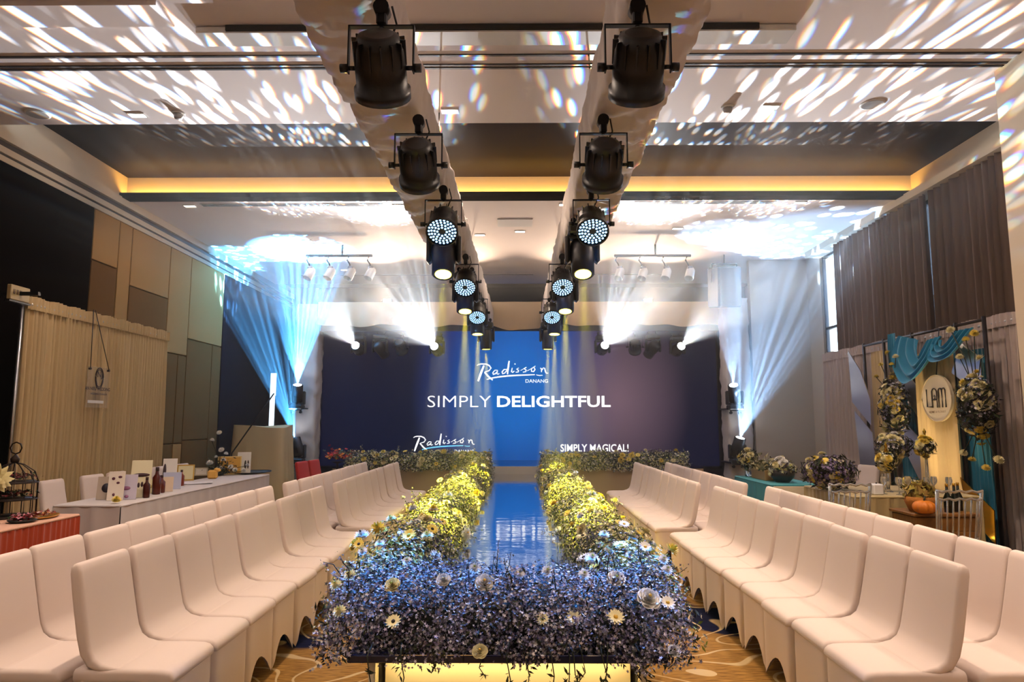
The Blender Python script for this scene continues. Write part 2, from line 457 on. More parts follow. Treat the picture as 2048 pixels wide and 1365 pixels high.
# ceiling fittings --------------------------------------------------------
m_panel_lit = mat('downlight_diffuser', (1, .95, .85), emit=(1.0, .86, .66), estr=14)
m_white_metal = mat('white_metal', (.78, .77, .75), .4)
DL = [(275, 230), (900, 222), (1540, 214), (380, 412), (660, 409), (797, 411), (1130, 409), (1600, 405), (615, 482), (1040, 463), (1355, 457), (960, 470), (690, 540), (1172, 540)]
spots_px = [at_z(x, y, ZC) for x, y in DL]
extra = [(x, y, ZC) for y in (.6, 4.1) for x in (-4.3, -1.6, 1.6, 4.3)]
ROWS = ((2, 'above the row ends'), (5, 'over the runway front'), (7.78, 'just ahead of the dark coffer'), (12.2, 'just past the glowing cove'), (14.6, 'by the spotlight bars'), (99, 'over the stage'))
def row_of(p): return next(n for y, n in ROWS if p[1] < y)
LAMPS = sorted((p for p in [tuple(q) for q in spots_px] + extra if not 7.78 < p[1] < 10.62), key=lambda p: (row_of(p), p[0]))
seen_rows = {}
for p in LAMPS:
    rw = row_of(p); k = seen_rows[rw] = seen_rows.get(rw, -1) + 1
    e = empty('ceiling_downlight', (p[0], p[1], ZC))
    tag(e, f'small warm ceiling downlight {rw}, {ORD[k]} from the panelled wall', 'downlight', 'recessed ceiling downlights')
    f = MB()
    for (cx, cy_, w, d) in ((0, .05, .20, .012), (0, -.05, .20, .012), (.094, 0, .012, .09), (-.094, 0, .012, .09)): f.box((cx, cy_, -.006), (w, d, .012))
    f.build('frame', m_white_metal, e)
    MB().box((0, 0, -.002), (.176, .088, .004)).build('diffuser', m_panel_lit, e)
    spot('downlight_lamp', (p[0], p[1], ZC-.03), (p[0], p[1], 0), P_DOWN*(1.3 if abs(p[0]) < 3 else .85 if p[0] > 0 else .35)*(.15 if p[1] > 10 else .8 if p[1] < 2 else 1.25), C_WARM, 68, 1.0, .06, parent=e)
m_grille = mat('slot_dark', sr((40, 36, 36)), .5)
def slot(label, xa, xb, py, w=.05):
    a, bb = at_z(xa, py, ZC), at_z(xb, py, ZC); y = (a.y+bb.y)/2
    e = empty('ceiling_diffuser', ((a.x+bb.x)/2, y, ZC)); L_ = bb.x-a.x
    tag(e, label, 'air diffuser', 'linear ceiling diffusers')
    MB().box((0, 0, -.004), (L_, w*2.4, .008)).build('frame', m_white_metal, e)
    for s in (-1, 1): MB().box((0, s*w*.55, -.007), (L_-.04, w*.55, .008)).build('slot', m_grille, e)
slot('long twin-slot air diffuser in the ceiling toward the panelled wall', 402, 768, 410)
slot('long twin-slot air diffuser in the ceiling toward the taupe curtains', 1268, 1552, 405)
slot('narrow slot diffuser in the ceiling over the middle of the stage', 960, 1068, 549, .03)
slot('narrow slot diffuser in the ceiling by the panelled-wall spotlight bar', 600, 870, 550, .03)
slot('narrow slot diffuser in the ceiling by the curtain-side spotlight bar', 1140, 1330, 549, .03)
a = at_z(1030, 445, ZC)
hp = MB().bbox((0, 0, -.008), (.62, .45, .016), .004).build('access_panel', m_white_metal, loc=a); tag(hp, 'square access panel in the ceiling between the draped trusses', 'panel')
for k, (px, py) in enumerate(((75, 228), (1745, 208))):
    p = at_z(px, py, ZC); e = empty('ceiling_speaker', p)
    tag(e, ('round ceiling speaker toward the black opening', 'round ceiling speaker toward the taupe curtains')[k], 'speaker')
    MB().lathe([(.115, -.012), (.13, -.01), (.135, 0)], 24).build('rim', m_white_metal, e)
    MB().lathe([(.112, -.014), (.112, -.008)], 24).build('grille', mat('grey_grille', (.3, .28, .27), .6), e)
for k, (px, py) in enumerate(((357, 226), (1455, 214))):
    p = at_z(px, py, ZC); e = empty('smoke_detector', p)
    tag(e, ('round smoke detector on the ceiling toward the black opening', 'round smoke detector on the ceiling toward the taupe curtains')[k], 'smoke detector')
    MB().lathe([(.07, -.02), (.075, 0)], 20).build('base', m_white_metal, e)
    MB().lathe([(.012, -.075), (.04, -.07), (.05, -.045), (.055, -.02)], 20).build('sensor', mat('detector_grey', (.35, .33, .32), .5), e)
# projection screen housing and bulkhead in the near ceiling
pA, pB = at_z(390, 62, ZC-.05), at_z(1590, 62, ZC-.05)
e = empty('projection_screen_housing', ((pA.x+pB.x)/2, pA.y, ZC-.004)); tag(e, 'long white projection screen housing with a black slot under the near ceiling', 'screen housing')
MB().bbox((0, .12, -.03), (pB.x-pA.x, .24, .06), .008).build('casing', m_white_metal, e)
MB().box((-.03, -.012, -.028), ((pB.x-pA.x)*.885, .02, .05)).build('slot', mat('slot_black', (.01, .01, .01), .6), e)
MB().box((-.03, .02, -.064), ((pB.x-pA.x)*.885, .05, .012)).build('bottom_bar', m_white_metal, e)
struct(MB().box2((XL, 5.36, ZC-.05), (-3.05, 5.68, ZC)).build('trim_16', m_ceil), 'shallow bulkhead across the near ceiling')
# ================================================================ stage, screen, runway
HR, YR0, YR1, YS = .54, 3.11, 13.45, 16.0
XRUN = -.045
m_mirror = bpy.data.materials.new('rippled_mirror_film'); m_mirror.use_nodes = True
nt = m_mirror.node_tree; b = nt.nodes['Principled BSDF']; N, L = nt.nodes.new, nt.links.new
b.inputs['Base Color'].default_value = (.72, .76, .82, 1); b.inputs['Metallic'].default_value = 1.0; b.inputs['Roughness'].default_value = .06
tc = N('ShaderNodeTexCoord'); mp = N('ShaderNodeMapping'); mp.inputs['Scale'].default_value = (1.3, 2.6, 1); L(tc.outputs['Object'], mp.inputs['Vector'])
n = N('ShaderNodeTexNoise'); n.inputs['Scale'].default_value = 3.2; n.inputs['Detail'].default_value = 2.5; L(mp.outputs[0], n.inputs['Vector'])
bp = N('ShaderNodeBump'); bp.inputs['Strength'].default_value = .10; bp.inputs['Distance'].default_value = .02; L(n.outputs['Fac'], bp.inputs['Height']); L(bp.outputs[0], b.inputs['Normal'])
m_slab = mat('dark_acrylic', sr((24, 26, 52)), .15)
m_fascia = mat('cream_fascia', sr((232, 218, 188)), .5)
m_stage = mat('beige_stage_cloth', sr((196, 170, 134)), .8)
m_strip = mat('warm_strip', (1, .8, .4), emit=(1.0, .72, .28), estr=22)

run = empty('runway', (XRUN, YR0, 0)); tag(run, 'long raised mirror-topped runway leading to the stage', 'runway')
Lr = YR1-YR0-.03
MB().bbox((0, Lr/2, HR-.016), (1.40, Lr, .032), .004).build('deck', m_slab, run)
MB().box((0, Lr/2, HR+.002), (.98, Lr, .004)).build('mirror_film', m_mirror, run)
MB().box2((-.55, .11, 0), (.55, .14, HR-.034)).build('front_panel', m_fascia, run)
for s in (-1, 1): MB().box2((s*.58, .03, 0), (s*.61, Lr, HR-.034)).build('side_panel', m_fascia, run)
MB().box2((-.595, .11, 0), (-.58, .14, HR-.034)).build('edge_trim', m_fascia, run)
MB().box2((-.54, .035, HR-.042), (.54, .055, HR-.034)).build('led_strip', m_strip, run)
for s in (-1, 1): MB().box2((s*.64, .2, HR-.046), (s*.66, Lr-.1, HR-.036)).build('led_strip', mat('warm_strip_side', (1, .8, .4), emit=(1.0, .72, .28), estr=9), run)

st = empty('stage', (0, YR1, 0)); tag(st, 'low beige-fronted stage below the big screen', 'stage')
MB().box2((-3.6, 0, 0), (3.6, YS-YR1-.2, .66)).build('platform', m_stage, st)
MB().box2((-3.6, .0, .66), (3.6, YS-YR1-.2, .69)).build('deck', mat('stage_deck', sr((20, 26, 60)), .12), st)
MB().box2((-.56, -.02, HR+.005), (.56, -.001, .70)).build('step_edge', mat('step_edge', sr((235, 225, 215)), .5), st)

# --- LED screen: navy picture with a brighter blue middle
SX0, SX1, SZ0, SZ1 = -4.58, 4.66, .55, 3.86
m_scr = bpy.data.materials.new('screen_picture'); m_scr.use_nodes = True
nt = m_scr.node_tree; b = nt.nodes['Principled BSDF']; N, L = nt.nodes.new, nt.links.new
b.inputs['Specular IOR Level'].default_value = 0.0; b.inputs['Base Color'].default_value = (.003, .003, .005, 1); b.inputs['Roughness'].default_value = .5
tc = N('ShaderNodeTexCoord'); mp = N('ShaderNodeMapping'); mp.vector_type = 'TEXTURE'
mp.inputs['Location'].default_value = (0.0, 0, .15); mp.inputs['Scale'].default_value = (2.5, 10, 3.6); L(tc.outputs['Object'], mp.inputs['Vector'])
gr = N('ShaderNodeTexGradient'); gr.gradient_type = 'SPHERICAL'; L(mp.outputs[0], gr.inputs['Vector'])
rp = N('ShaderNodeValToRGB'); e = rp.color_ramp.elements
e[0].position = 0; e[0].color = (*sr((3, 7, 32)), 1); e[1].position = .75; e[1].color = (*sr((0, 92, 172)), 1)
x = rp.color_ramp.elements.new(.3); x.color = (*sr((6, 36, 100)), 1); L(gr.outputs['Fac'], rp.inputs['Fac'])
mp2 = N('ShaderNodeMapping'); mp2.vector_type = 'TEXTURE'; mp2.inputs['Location'].default_value = (2.35, 0, -.1); mp2.inputs['Scale'].default_value = (1.7, 10, 2.3)
L(tc.outputs['Object'], mp2.inputs['Vector'])
g2 = N('ShaderNodeTexGradient'); g2.gradient_type = 'SPHERICAL'; L(mp2.outputs[0], g2.inputs['Vector'])
mx = N('ShaderNodeMix'); mx.data_type = 'RGBA'; L(g2.outputs['Fac'], mx.inputs[0]); L(rp.outputs[0], mx.inputs[6]); mx.inputs[7].default_value = (*sr((104, 80, 92)), 1)
L(mx.outputs[2], b.inputs['Emission Color']); b.inputs['Emission Strength'].default_value = 1.25
scr = MB().box2((SX0, -.0, SZ0-2.2), (SX1, .12, SZ1-2.2)).build('led_screen', m_scr, loc=(0, YS, 2.2))
tag(scr, 'huge navy led screen with white hotel lettering behind the stage', 'screen')
MB().box2((SX0-.06, .02, SZ0-2.26), (SX1+.06, .2, SZ0-2.2)).build('bottom_frame', m_black, scr)
m_txt = mat('screen_white', (1, 1, 1), emit=(1, 1, 1), estr=1.15)
m_txt_blue = mat('screen_cyan', (.3, .7, .9), emit=sr((92, 200, 240)), estr=1.1)

def text_mesh(txt, bold=0.0, shear=0.0):
    cu = bpy.data.curves.new('text', 'FONT'); cu.body = txt; cu.offset = bold; cu.resolution_u = 3; cu.shear = shear
    o = bpy.data.objects.new('text', cu); COL.objects.link(o)
    me = bpy.data.meshes.new_from_object(o.evaluated_get(bpy.context.evaluated_depsgraph_get()))
    bpy.data.objects.remove(o); bpy.data.curves.remove(cu); return me
def fit_text(name, txt, origin, U, W, w, h, m, parent, bold=0.0, shear=0.0):
    """lettering whose box starts at origin and spans w along U, h along W (world), then parented"""
    me = text_mesh(txt, bold, shear); co = np.array([v.co[:] for v in me.vertices])
    lo, hi = co.min(0), co.max(0); U, W, origin = Vector(U), Vector(W), Vector(origin)
    inv = parent.matrix_world.inverted() if parent else Matrix()
    for v in me.vertices:
        a = (v.co.x-lo[0])/(hi[0]-lo[0])*w; c = (v.co.y-lo[1])/(hi[1]-lo[1])*h
        v.co = inv @ (origin + U*a + W*c)
    me.name = name
    return link(name, me, m, parent)
bpy.context.view_layer.update()
def screen_text(txt, x0, x1, y0, y1, bold=0.0):
    a, c = at_y(x0, y1, YS-.006), at_y(x1, y0, YS-.006)
    return fit_text('lettering', txt, (a.x, YS-.006, a.z), (1, 0, 0), (0, 0, 1), c.x-a.x, c.z-a.z, m_txt, scr, bold)
screen_text('SIMPLY', 855, 982, 792, 815, -.012)
screen_text('DELIGHTFUL', 994, 1221, 792, 815, .022)
screen_text('SIMPLY MAGICAL!', 1121, 1257, 889, 904, .014)
screen_text('DANANG', 1051, 1096, 759, 766, .004)
STROKES = [  # hand-lettered logo, traced in units of a 1000-wide box
    ([(95,215),(120,200),(160,193),(215,195),(262,215),(287,250),(262,285),(200,305)], 18),
    ([(190,215),(165,280),(140,345),(110,430)], 30), ([(197,305),(250,365),(310,415)], 22),
    ([(375,280),(340,280),(310,315),(318,338),(350,325),(380,285),(368,330),(385,335),(400,322)], 16),
    ([(505,268),(465,270),(437,305),(445,328),(475,318),(510,272)], 16), ([(535,152),(528,200),(515,290),(512,335)], 24),
    ([(577,247),(566,300),(582,310),(605,290)], 16), ([(608,198),(622,192)], 20),
    ([(665,248),(638,265),(665,285),(660,302),(625,308)], 16), ([(690,285),(770,238)], 8),
    ([(770,240),(738,258),(768,280),(762,300),(722,306)], 16), ([(780,290),(840,255)], 8),
    ([(872,235),(838,262),(840,295),(868,298),(888,270),(872,238),(893,220)], 16),
    ([(960,250),(978,262),(975,305)], 16), ([(976,285),(1003,246),(1020,255),(1030,300),(1045,322),(1066,318)], 16)]
SWASH = [([(230,405),(310,385),(400,370),(520,357),(650,349),(780,344),(885,341)], 20), ([(905,343),(950,352),(992,348)], 12)]
def brush(paths, px0, py0, s, m, name):
    mb = MB()
    for pts, wd in paths:
        P = [Vector((px0 + x*s, py0 + y*s, 0)) for x, y in pts]; n = len(P); vs = []
        for k, p in enumerate(P):
            t = (P[min(k+1, n-1)] - P[max(k-1, 0)]).normalized(); nn = Vector((-t.y, t.x, 0))
            w_ = wd*s*.5*(.45 + .55*math.sin(PI*(k+.6)/(n+.2)))
            for sg in (-1, 1):
                q = p + nn*w_*sg; vs.append(scr.matrix_world.inverted() @ at_y(q.x, q.y, YS-.006))
        MB().add(vs, [(2*i, 2*i+1, 2*i+3, 2*i+2) for i in range(n-1)]).build(name, m, scr)
brush(STROKES + SWASH, 940, 700, 1/6.827, m_txt, 'logo_stroke')
s2 = .86/6.827
brush(STROKES, 827-95*s2, 868-152*s2, s2, m_txt, 'logo_stroke'); brush(SWASH, 827-95*s2, 868-152*s2, s2, m_txt_blue, 'logo_swash')
screen_text('DANANG', 909, 948, 900, 907, .004)

# --- draped goal-post truss round the screen
m_cloth = mat('truss_cloth', sr((226, 214, 206)), .85, sheen=.15, bump=(5, .35, (1, 1, 1)))
m_valance = mat('valance_cloth', sr((222, 196, 158)), .85, sheen=.15)
def wrapped(section, path, wr, seed, name, m, parent, seg):
    """cloth-wrapped square truss: ring of points per station with gathered wrinkles"""
    rg = random.Random(seed); path = [Vector(p) for p in path]
    Ltot = (path[-1]-path[0]).length; ax = (path[-1]-path[0]).normalized()
    up = Vector((0, 0, 1)) if abs(ax.z) < .5 else Vector((0, -1, 0))
    sd = ax.cross(up).normalized(); up = sd.cross(ax).normalized()
    hw, hh = section[0]/2, section[1]/2; ring = []
    for (a, c, d, e_) in ((-1, -1, 1, -1), (1, -1, 1, 1), (1, 1, -1, 1), (-1, 1, -1, -1)):
        for k in range(7): ring.append((a+(d-a)*k/7, c+(e_-c)*k/7))
    nr = len(ring)
    def fn(u, v):
        i = int(round(u*nr)) % nr; a, c = ring[i]; s = v*Ltot
        k = 1 - .10*(abs(a)*abs(c))**3
        w_ = noise.noise((a*1.3+seed, c*1.3, s*5.5+a*1.6+c*.8)) + .6*noise.noise((a*2+9, c*2+seed, s*13+a*3))
        p = path[0] + ax*s + sd*(a*hw*k) + up*(c*hh*k)
        n_ = (sd*a + up*c).normalized()
        p += n_*w_*wr*(.6+.4*max(abs(a), abs(c)))
        return tuple(p)
    return MB().grid(fn, nr, seg, True, True).build(name, m, parent)
for k, xc in enumerate((-4.82, 4.77)):
    e = empty('truss_column', (xc, (15.65, 14.98)[k], 0))
    tag(e, ('cloth-wrapped truss column at the screen edge by the wrapped console', 'cloth-wrapped truss column at the screen edge by the hanging loudspeaker')[k], 'truss')
    wrapped((.56, .5), [(0, 0, .0), (0, 0, 4.25)], .035, 20+k, 'cloth_wrap', m_cloth, e, 70)
    MB().box((0, 0, .02), (.8, .8, .04)).build('base_plate', m_black, e)
e = empty('truss_beam', (0, 15.62, 3.98)); tag(e, 'long beige draped truss beam crossing above the screen', 'truss')
def val(u, v):
    x = -4.55 + 9.2*u
    z = .30 - .52*v - (.04*math.sin(u*PI*5)**2 + .10*math.exp(-((u-.5)/.06)**2) + .02*math.sin(u*71))*(v**2)
    return (x, -.28 - .02*math.sin(u*150 + 3*v)*v - .03*noise.noise((u*30, v*2, 0)), z)
MB().grid(val, 160, 8).build('valance', m_valance, e)
MB().box2((-4.55, -.25, -.2), (4.65, .25, .28)).build('truss_core', m_valance, e)
MB().box2((-4.5, -.2, -.36), (4.6, -.14, -.2)).build('lighting_bar', mat('bar_black', sr((20, 20, 22)), .5), e)

# --- two draped trusses running over the runway
TZ = 3.70
for k, (a, c, lab) in enumerate((((-.98, 1.2), (-.80, 15.3), 'white cloth-wrapped overhead truss on the product-table side of the runway'),
                                 ((.79, 1.2), (.79, 15.3), 'white cloth-wrapped overhead truss on the oval-sign side of the runway'))):
    e = empty('overhead_truss', (a[0], a[1], TZ)); tag(e, lab, 'truss', 'draped trusses over the runway')
    wrapped((.50, .47), [(0, 0, .235), (c[0]-a[0], c[1]-a[1], .235)], .032, 5+k*9, 'cloth_wrap', m_cloth, e, 420)
    for yy in (2.5, 7.5, 13.0):
        MB().cyl((.08, yy-1.2, .43), (.08, yy-1.2, ZC-TZ), .008, 6).build('hanging_wire', m_groove, e)
# ================================================================ stage lamps
m_blk = mat('black_housing', sr((22, 21, 24)), .4, bump=(90, .03))
m_blk2 = mat('black_steel', sr((28, 27, 30)), .35, .6)
m_led_blue = mat('led_blue', (.2, .5, 1), emit=(.32, .62, 1.0), estr=3.5)
m_lens_y = mat('lens_yellow', (1, .9, .2), emit=(1.0, .84, .10), estr=9)
m_lens_w = mat('lens_white', (1, 1, 1), emit=(.92, .96, 1.0), estr=30)
m_lens_off = mat('lens_off', sr((30, 30, 38)), .08)

def par_meshes():
    M = {}
    b = MB().lathe([(.075, .17), (.10, .16), (.125, .10), (.13, .03), (.13, -.10), (.145, -.10), (.145, -.15), (.135, -.15)], 28, cap=False)
    b.lathe([(.0, .175), (.075, .17)], 28, cap=False)
    for i in range(14):
        a = 2*PI*i/14; R = Matrix.Rotation(a, 4, 'Z'); b.box((.118, 0, .085), (.03, .008, .12), R)
    M['body'] = b.mesh('body')
    M['face'] = MB().lathe([(0, -.125), (.136, -.125)], 28, cap=False).mesh('front_plate')
    l = MB()
    for rr, n in ((0.02, 1), (.042, 8), (.068, 13), (.094, 18), (.118, 22)):
        if rr == .02: continue
        for i in range(n):
            a = 2*PI*i/n + rr*20; l.lathe([(.0105, -.1305), (.007, -.134), (0, -.135)], 7, Matrix.Translation((rr*math.cos(a), rr*math.sin(a), 0)))
    M['leds'] = l.mesh('led_array')
    y = MB()
    for s in (-1, 1):
        y.bbox((s*.165, 0, -.115), (.008, .035, .25), .002)
    y.bbox((0, 0, .008), (.338, .035, .008), .002)
    M['yoke'] = y.mesh('yoke')
    M['knob'] = MB().cyl((.165, 0, 0), (.205, 0, 0), .022, 12).cyl((.13, 0, 0), (.168, 0, 0), .012, 8).mesh('knob')
    c = MB().bbox((0, 0, .05), (.05, .06, .08), .008); c.cyl((0, -.04, .10), (0, .04, .10), .04, 14); c.cyl((0, 0, 0), (0, 0, .05), .012, 8)
    M['clamp'] = c.mesh('clamp')
    M['cable'] = MB().tube([(.05, 0, .12), (.07, .03, .04), (.02, .06, -.06), (.0, .05, -.12)], .006, 6).mesh('cable')
    return M
PAR = par_meshes()
def par(loc, axis, lit, label, group='led par cans on the runway trusses'):
    """loc = yoke top; the can points along axis"""
    e = empty('par_can', loc); tag(e, label, 'stage light', group)
    link('yoke', PAR['yoke'], m_blk2, e); link('clamp', PAR['clamp'], m_blk2, e); link('cable', PAR['cable'], m_blk, e)
    q = (-Vector(axis)).to_track_quat('Z', 'X')
    # keep the can's cross pin level with the yoke
    ax = Vector(axis).normalized(); zz = -ax; xx = Vector((1, 0, 0)); yy = zz.cross(xx).normalized(); xx = yy.cross(zz)
    R = Matrix((xx, yy, zz)).transposed()
    bd = link('body', PAR['body'], m_blk, e, (0, 0, -.215)); bd.rotation_euler = R.to_euler()
    link('front_plate', PAR['face'], m_blk, bd); link('led_array', PAR['leds'], m_led_blue if lit > 0 else m_lens_y if lit < 0 else m_lens_off, bd)
    for s in (0, PI): link('knob', PAR['knob'], m_blk, e, (0, 0, -.215), (0, 0, s))
    if lit < 0:        # washes the flower banks yellow, seen from behind
        o = Vector(loc) + Vector((0, 0, -.215)) + ax*.16
        spot('par_lamp', o, o+ax, P_YELLOW*-lit, (1.0, .90, .06), 9.5, .9, .08, parent=e)
    if lit > 0:
        o = Vector(loc) + Vector((0, 0, -.215)) + ax*.16
        spot('par_lamp', o, o+ax, P_BLUE*lit, (.05, .30, 1.0), 13, .7, .08, parent=e)
    return e
down_away = Vector((0, .72, -.62)); to_cam = Vector((0, -.68, -.73))
LEFT, RIGHT = 'product-table side', 'oval-sign side'
for s, xs, side in ((-1, (-.69, -.69, -.67, -.66, -.65), LEFT), (1, (.61, .60, .67, .57, .56), RIGHT)):
    for k, (yy, ax, lit) in enumerate(((3.26, down_away + Vector((.05*s, 0, 0)), -.55), (4.57, down_away + Vector((.03*s, .1, 0)), -.9), (6.0, to_cam, 1.0), (8.53, to_cam, .15), (11.0, to_cam, .15))):
        nm = ('black par can turned toward the stage', 'black par can turned toward the stage', 'par can with glowing blue leds', 'par can with glowing blue leds', 'par can with glowing blue leds')[k]
        par((xs[k], yy, TZ-.155), ax, lit, f'{nm}, {ORD[k]} lamp pair from the runway front, {side}')

def head_meshes():
    M = {}
    b = MB().bbox((0, 0, -.05), (.30, .24, .10), .02); b.bbox((0, 0, -.105), (.2, .2, .02), .004)
    M['base'] = b.mesh('base')
    M['arm'] = MB().bbox((.155, 0, -.25), (.05, .13, .30), .02).bbox((.10, 0, -.125), (.14, .12, .04), .01).mesh('arm')
    M['head'] = MB().lathe([(.10, -.26), (.118, -.25), (.122, -.10), (.13, -.05), (.135, .05), (.125, .12), (.10, .16), (.04, .175), (0, .176)], 28, cap=False).lathe([(.085, -.255), (.10, -.26)], 28, cap=False).mesh('head')
    M['lens'] = MB().lathe([(0, -.238), (.06, -.242), (.092, -.25)], 28, cap=False).mesh('lens')
    M['vent'] = MB().bbox((0, .125, .02), (.10, .02, .12), .006).mesh('vent')
    c = MB()
    for s in (-1, 1): c.bbox((s*.09, 0, .03), (.03, .05, .06), .006); c.cyl((s*.09, -.03, .06), (s*.09, .03, .06), .03, 10)
    c.bbox((0, 0, .01), (.22, .05, .03), .004)
    M['clamp'] = c.mesh('clamp')
    return M
HD = head_meshes()
def moving_head(loc, axis, lens_mat, label, group, hang=(0, 0, -1), scale=1.0):
    """loc = mounting point, hang = direction from mounting to pivot, axis = beam direction"""
    hang = Vector(hang).normalized(); e = empty('moving_head_light', loc); tag(e, label, 'stage light', group)
    e.scale = (scale,)*3
    zz = -hang; xx = Vector((1, 0, 0)); yy = zz.cross(xx).normalized(); xx = yy.cross(zz); R = Matrix((xx, yy, zz)).transposed()
    e.rotation_euler = R.to_euler()
    link('base', HD['base'], m_blk, e); link('clamp', HD['clamp'], m_blk2, e)
    for s in (0, PI): link('arm', HD['arm'], m_blk, e, rot=(0, 0, s))
    axl = R.inverted() @ Vector(axis).normalized()
    z2 = -axl; x2 = Vector((1, 0, 0)); y2 = z2.cross(x2).normalized(); x2 = y2.cross(z2); R2 = Matrix((x2, y2, z2)).transposed()
    h = link('head', HD['head'], m_blk, e, (0, 0, -.30)); h.rotation_euler = R2.to_euler()
    link('lens', HD['lens'], lens_mat, h); link('vent', HD['vent'], m_blk2, h)
    return e, Vector(loc) + hang*.30*scale + Vector(axis).normalized()*.27*scale

# yellow beam heads hanging over the flower banks
for side, xs in ((LEFT, (-.77, -.72, -.69, -.65)), (RIGHT, (.68, .66, .64, .63))):
    for k, yy in enumerate((7.0, 9.3, 11.65, 14.0)):
        ax = Vector((.02*(1 if side == LEFT else -1), (-.42, -.30, -.15, 0)[k], -1))
        e, o = moving_head((xs[k], yy, TZ-.10), ax, m_lens_y, f'black moving head shining yellow down, {ORD[k]} from the runway front, {side}', 'yellow moving heads over the runway')
        spot('beam_lamp', o, o+ax, P_YELLOW*(5.5, 4.6, 3.2, 2.4)[k], (1.0, .88, .05), 5.5, .5, .03, parent=e)
# white beam heads under the screen truss
TOPH = [((-3.64, 3.27), (260, 150), 'outermost toward the panelled wall'), ((-1.87, 3.25), (470, 165), 'inner one toward the panelled wall'),
        ((1.96, 3.27), (1570, 165), 'inner one toward the curtains'), ((3.67, 3.25), (1880, 190), 'outermost toward the curtains')]
for k, ((x, z), tgt, where) in enumerate(TOPH):
    T = at_z(*tgt, ZC); pv = Vector((x, 15.2, z)); ax = (T - pv).normalized()
    e, o = moving_head(pv - ax*.27 + Vector((0, 0, .30)), ax, m_lens_w, f'white-beam moving head under the screen truss, {where}', 'white beam heads on the screen truss')
    spot('beam_lamp', o, o+ax, P_GOBO*(.75, 1.1, 1.1, .75)[k], (.92, .95, 1.0), (15, 19, 19, 15)[k], .8, .01, gobo=dot_gobo((68, 58, 58, 68)[k], .42, 1.3+k*2.1, base=.055, keep=.62, disp=.008), parent=e)
for k, (px, py) in enumerate(((758, 676), (800, 668), (1272, 672), (1308, 672))):
    p = at_y(px, py, 15.3)
    if k in (0, 3):
        moving_head((p.x, 15.45, 3.53), Vector((.3*(1 if k == 0 else -1), .6, -.5)), m_lens_off, ('unlit moving head under the screen truss toward the panelled wall', 'unlit moving head under the screen truss toward the curtains')[k == 3], 'unlit heads on the screen truss')
    else:
        par((p.x, 15.45, 3.47), Vector((.1, .8, -.6)), 0, ('small unlit par can under the screen truss toward the panelled wall', 'small unlit par can under the screen truss toward the curtains')[k == 2], 'unlit heads on the screen truss')
# white-blue fans from the side columns
COLH = [((-4.86, 2.32), (604, 505), 21, 'upper head on the column by the wrapped console', 1.2), ((-4.86, 1.16), (505, 520), 17, 'lower head on the column by the wrapped console', .6),
        ((4.54, 2.28), (1440, 470), 14, 'upper head on the column by the hanging loudspeaker', .16), ((4.62, 1.18), (1585, 480), 24, 'lower head on the column by the hanging loudspeaker', .3)]
for k, ((x, z), tgt, half, where, pw) in enumerate(COLH):
    T = at_z(*tgt, ZC); pv = Vector((x, 15.05 if k < 2 else 14.38, z)); ax = (T - pv).normalized()
    e, o = moving_head(pv - Vector((0, 0, .30)) - ax*.2, ax, m_lens_w, f'blue-white fan moving head, {where}', 'fan beam heads on the columns', hang=(0, 0, 1))
    MB().box((0, -.30, -.02), (.34, .62, .03)).build('bracket', m_blk2, e)
    spot('beam_lamp', o, o+ax, P_FAN*pw, ((.09, .44, 1.0) if k < 2 else (.34, .60, 1.0)), half, .4, .01, gobo=dot_gobo((17, 20, 18, 15)[k], .36, 4.2+k*1.3, base=.022, disp=.004, keep=.8), parent=e)

# bars of four white spotlights under the far ceiling
for k, (xa, xb, lab) in enumerate(((612, 745, 'spotlight bar with four white heads under the ceiling, panelled-wall side'), (1228, 1382, 'spotlight bar with four white heads under the ceiling, curtain side'))):
    a, c = at_y(xa, 512, 13.4), at_y(xb, 512, 13.4); W = c.x-a.x
    e = empty('spotlight_bar', ((a.x+c.x)/2, 13.4, a.z)); tag(e, lab, 'light bar', 'ceiling spotlight bars')
    MB().bbox((0, 0, 0), (W, .05, .05), .008).build('bar', m_blk2, e)
    MB().cyl((.06, 0, 0), (.06, 0, ZC-a.z), .02, 8).build('stem', m_blk2, e)
    for i in range(4):
        xx = -W/2 + W*(i+.12)/3.3
        h = MB().lathe([(.085, -.14), (.09, -.13), (.085, .06), (.06, .11), (0, .12)], 20, Matrix.Translation((xx+.05, -.02, -.36)) @ Matrix.Rotation(math.radians(-25), 4, 'X') @ Matrix.Rotation(math.radians(18), 4, 'Y'), cap=False).build('spot_head', m_white_metal, e)
        MB().tube([(xx, 0, -.02), (xx-.03, 0, -.09), (xx+.02, 0, -.17), (xx+.04, 0, -.24)], .016, 8).build('hanger', m_blk2, e)
        MB().bbox((xx+.05, -.02, -.25), (.11, .08, .07), .02).build('gear_box', mat('gear_grey', (.25, .25, .28), .4), e)
# hanging loudspeaker
p = at_y(1449, 575, 14.35)
e = empty('loudspeaker', p, rot=(math.radians(8), math.radians(-4), math.radians(18))); tag(e, 'dark loudspeaker cabinet hanging above the column by the beige wall', 'speaker')
MB().bbox((0, 0, 0), (.58, .42, .86), .03).build('cabinet', mat('speaker_black', sr((12, 16, 18)), .6), e)
MB().bbox((0, -.215, 0), (.52, .02, .80), .006).build('grille', mat('speaker_grille', sr((8, 12, 14)), .7), e)
MB().tube([(-.31, 0, .1), (-.31, 0, .5), (.31, 0, .5), (.31, 0, .1)], .015, 8).build('bracket', m_blk2, e)
MB().cyl((0, 0, .5), (0, 0, .9), .012, 8).build('hanging_wire', m_blk2, e)
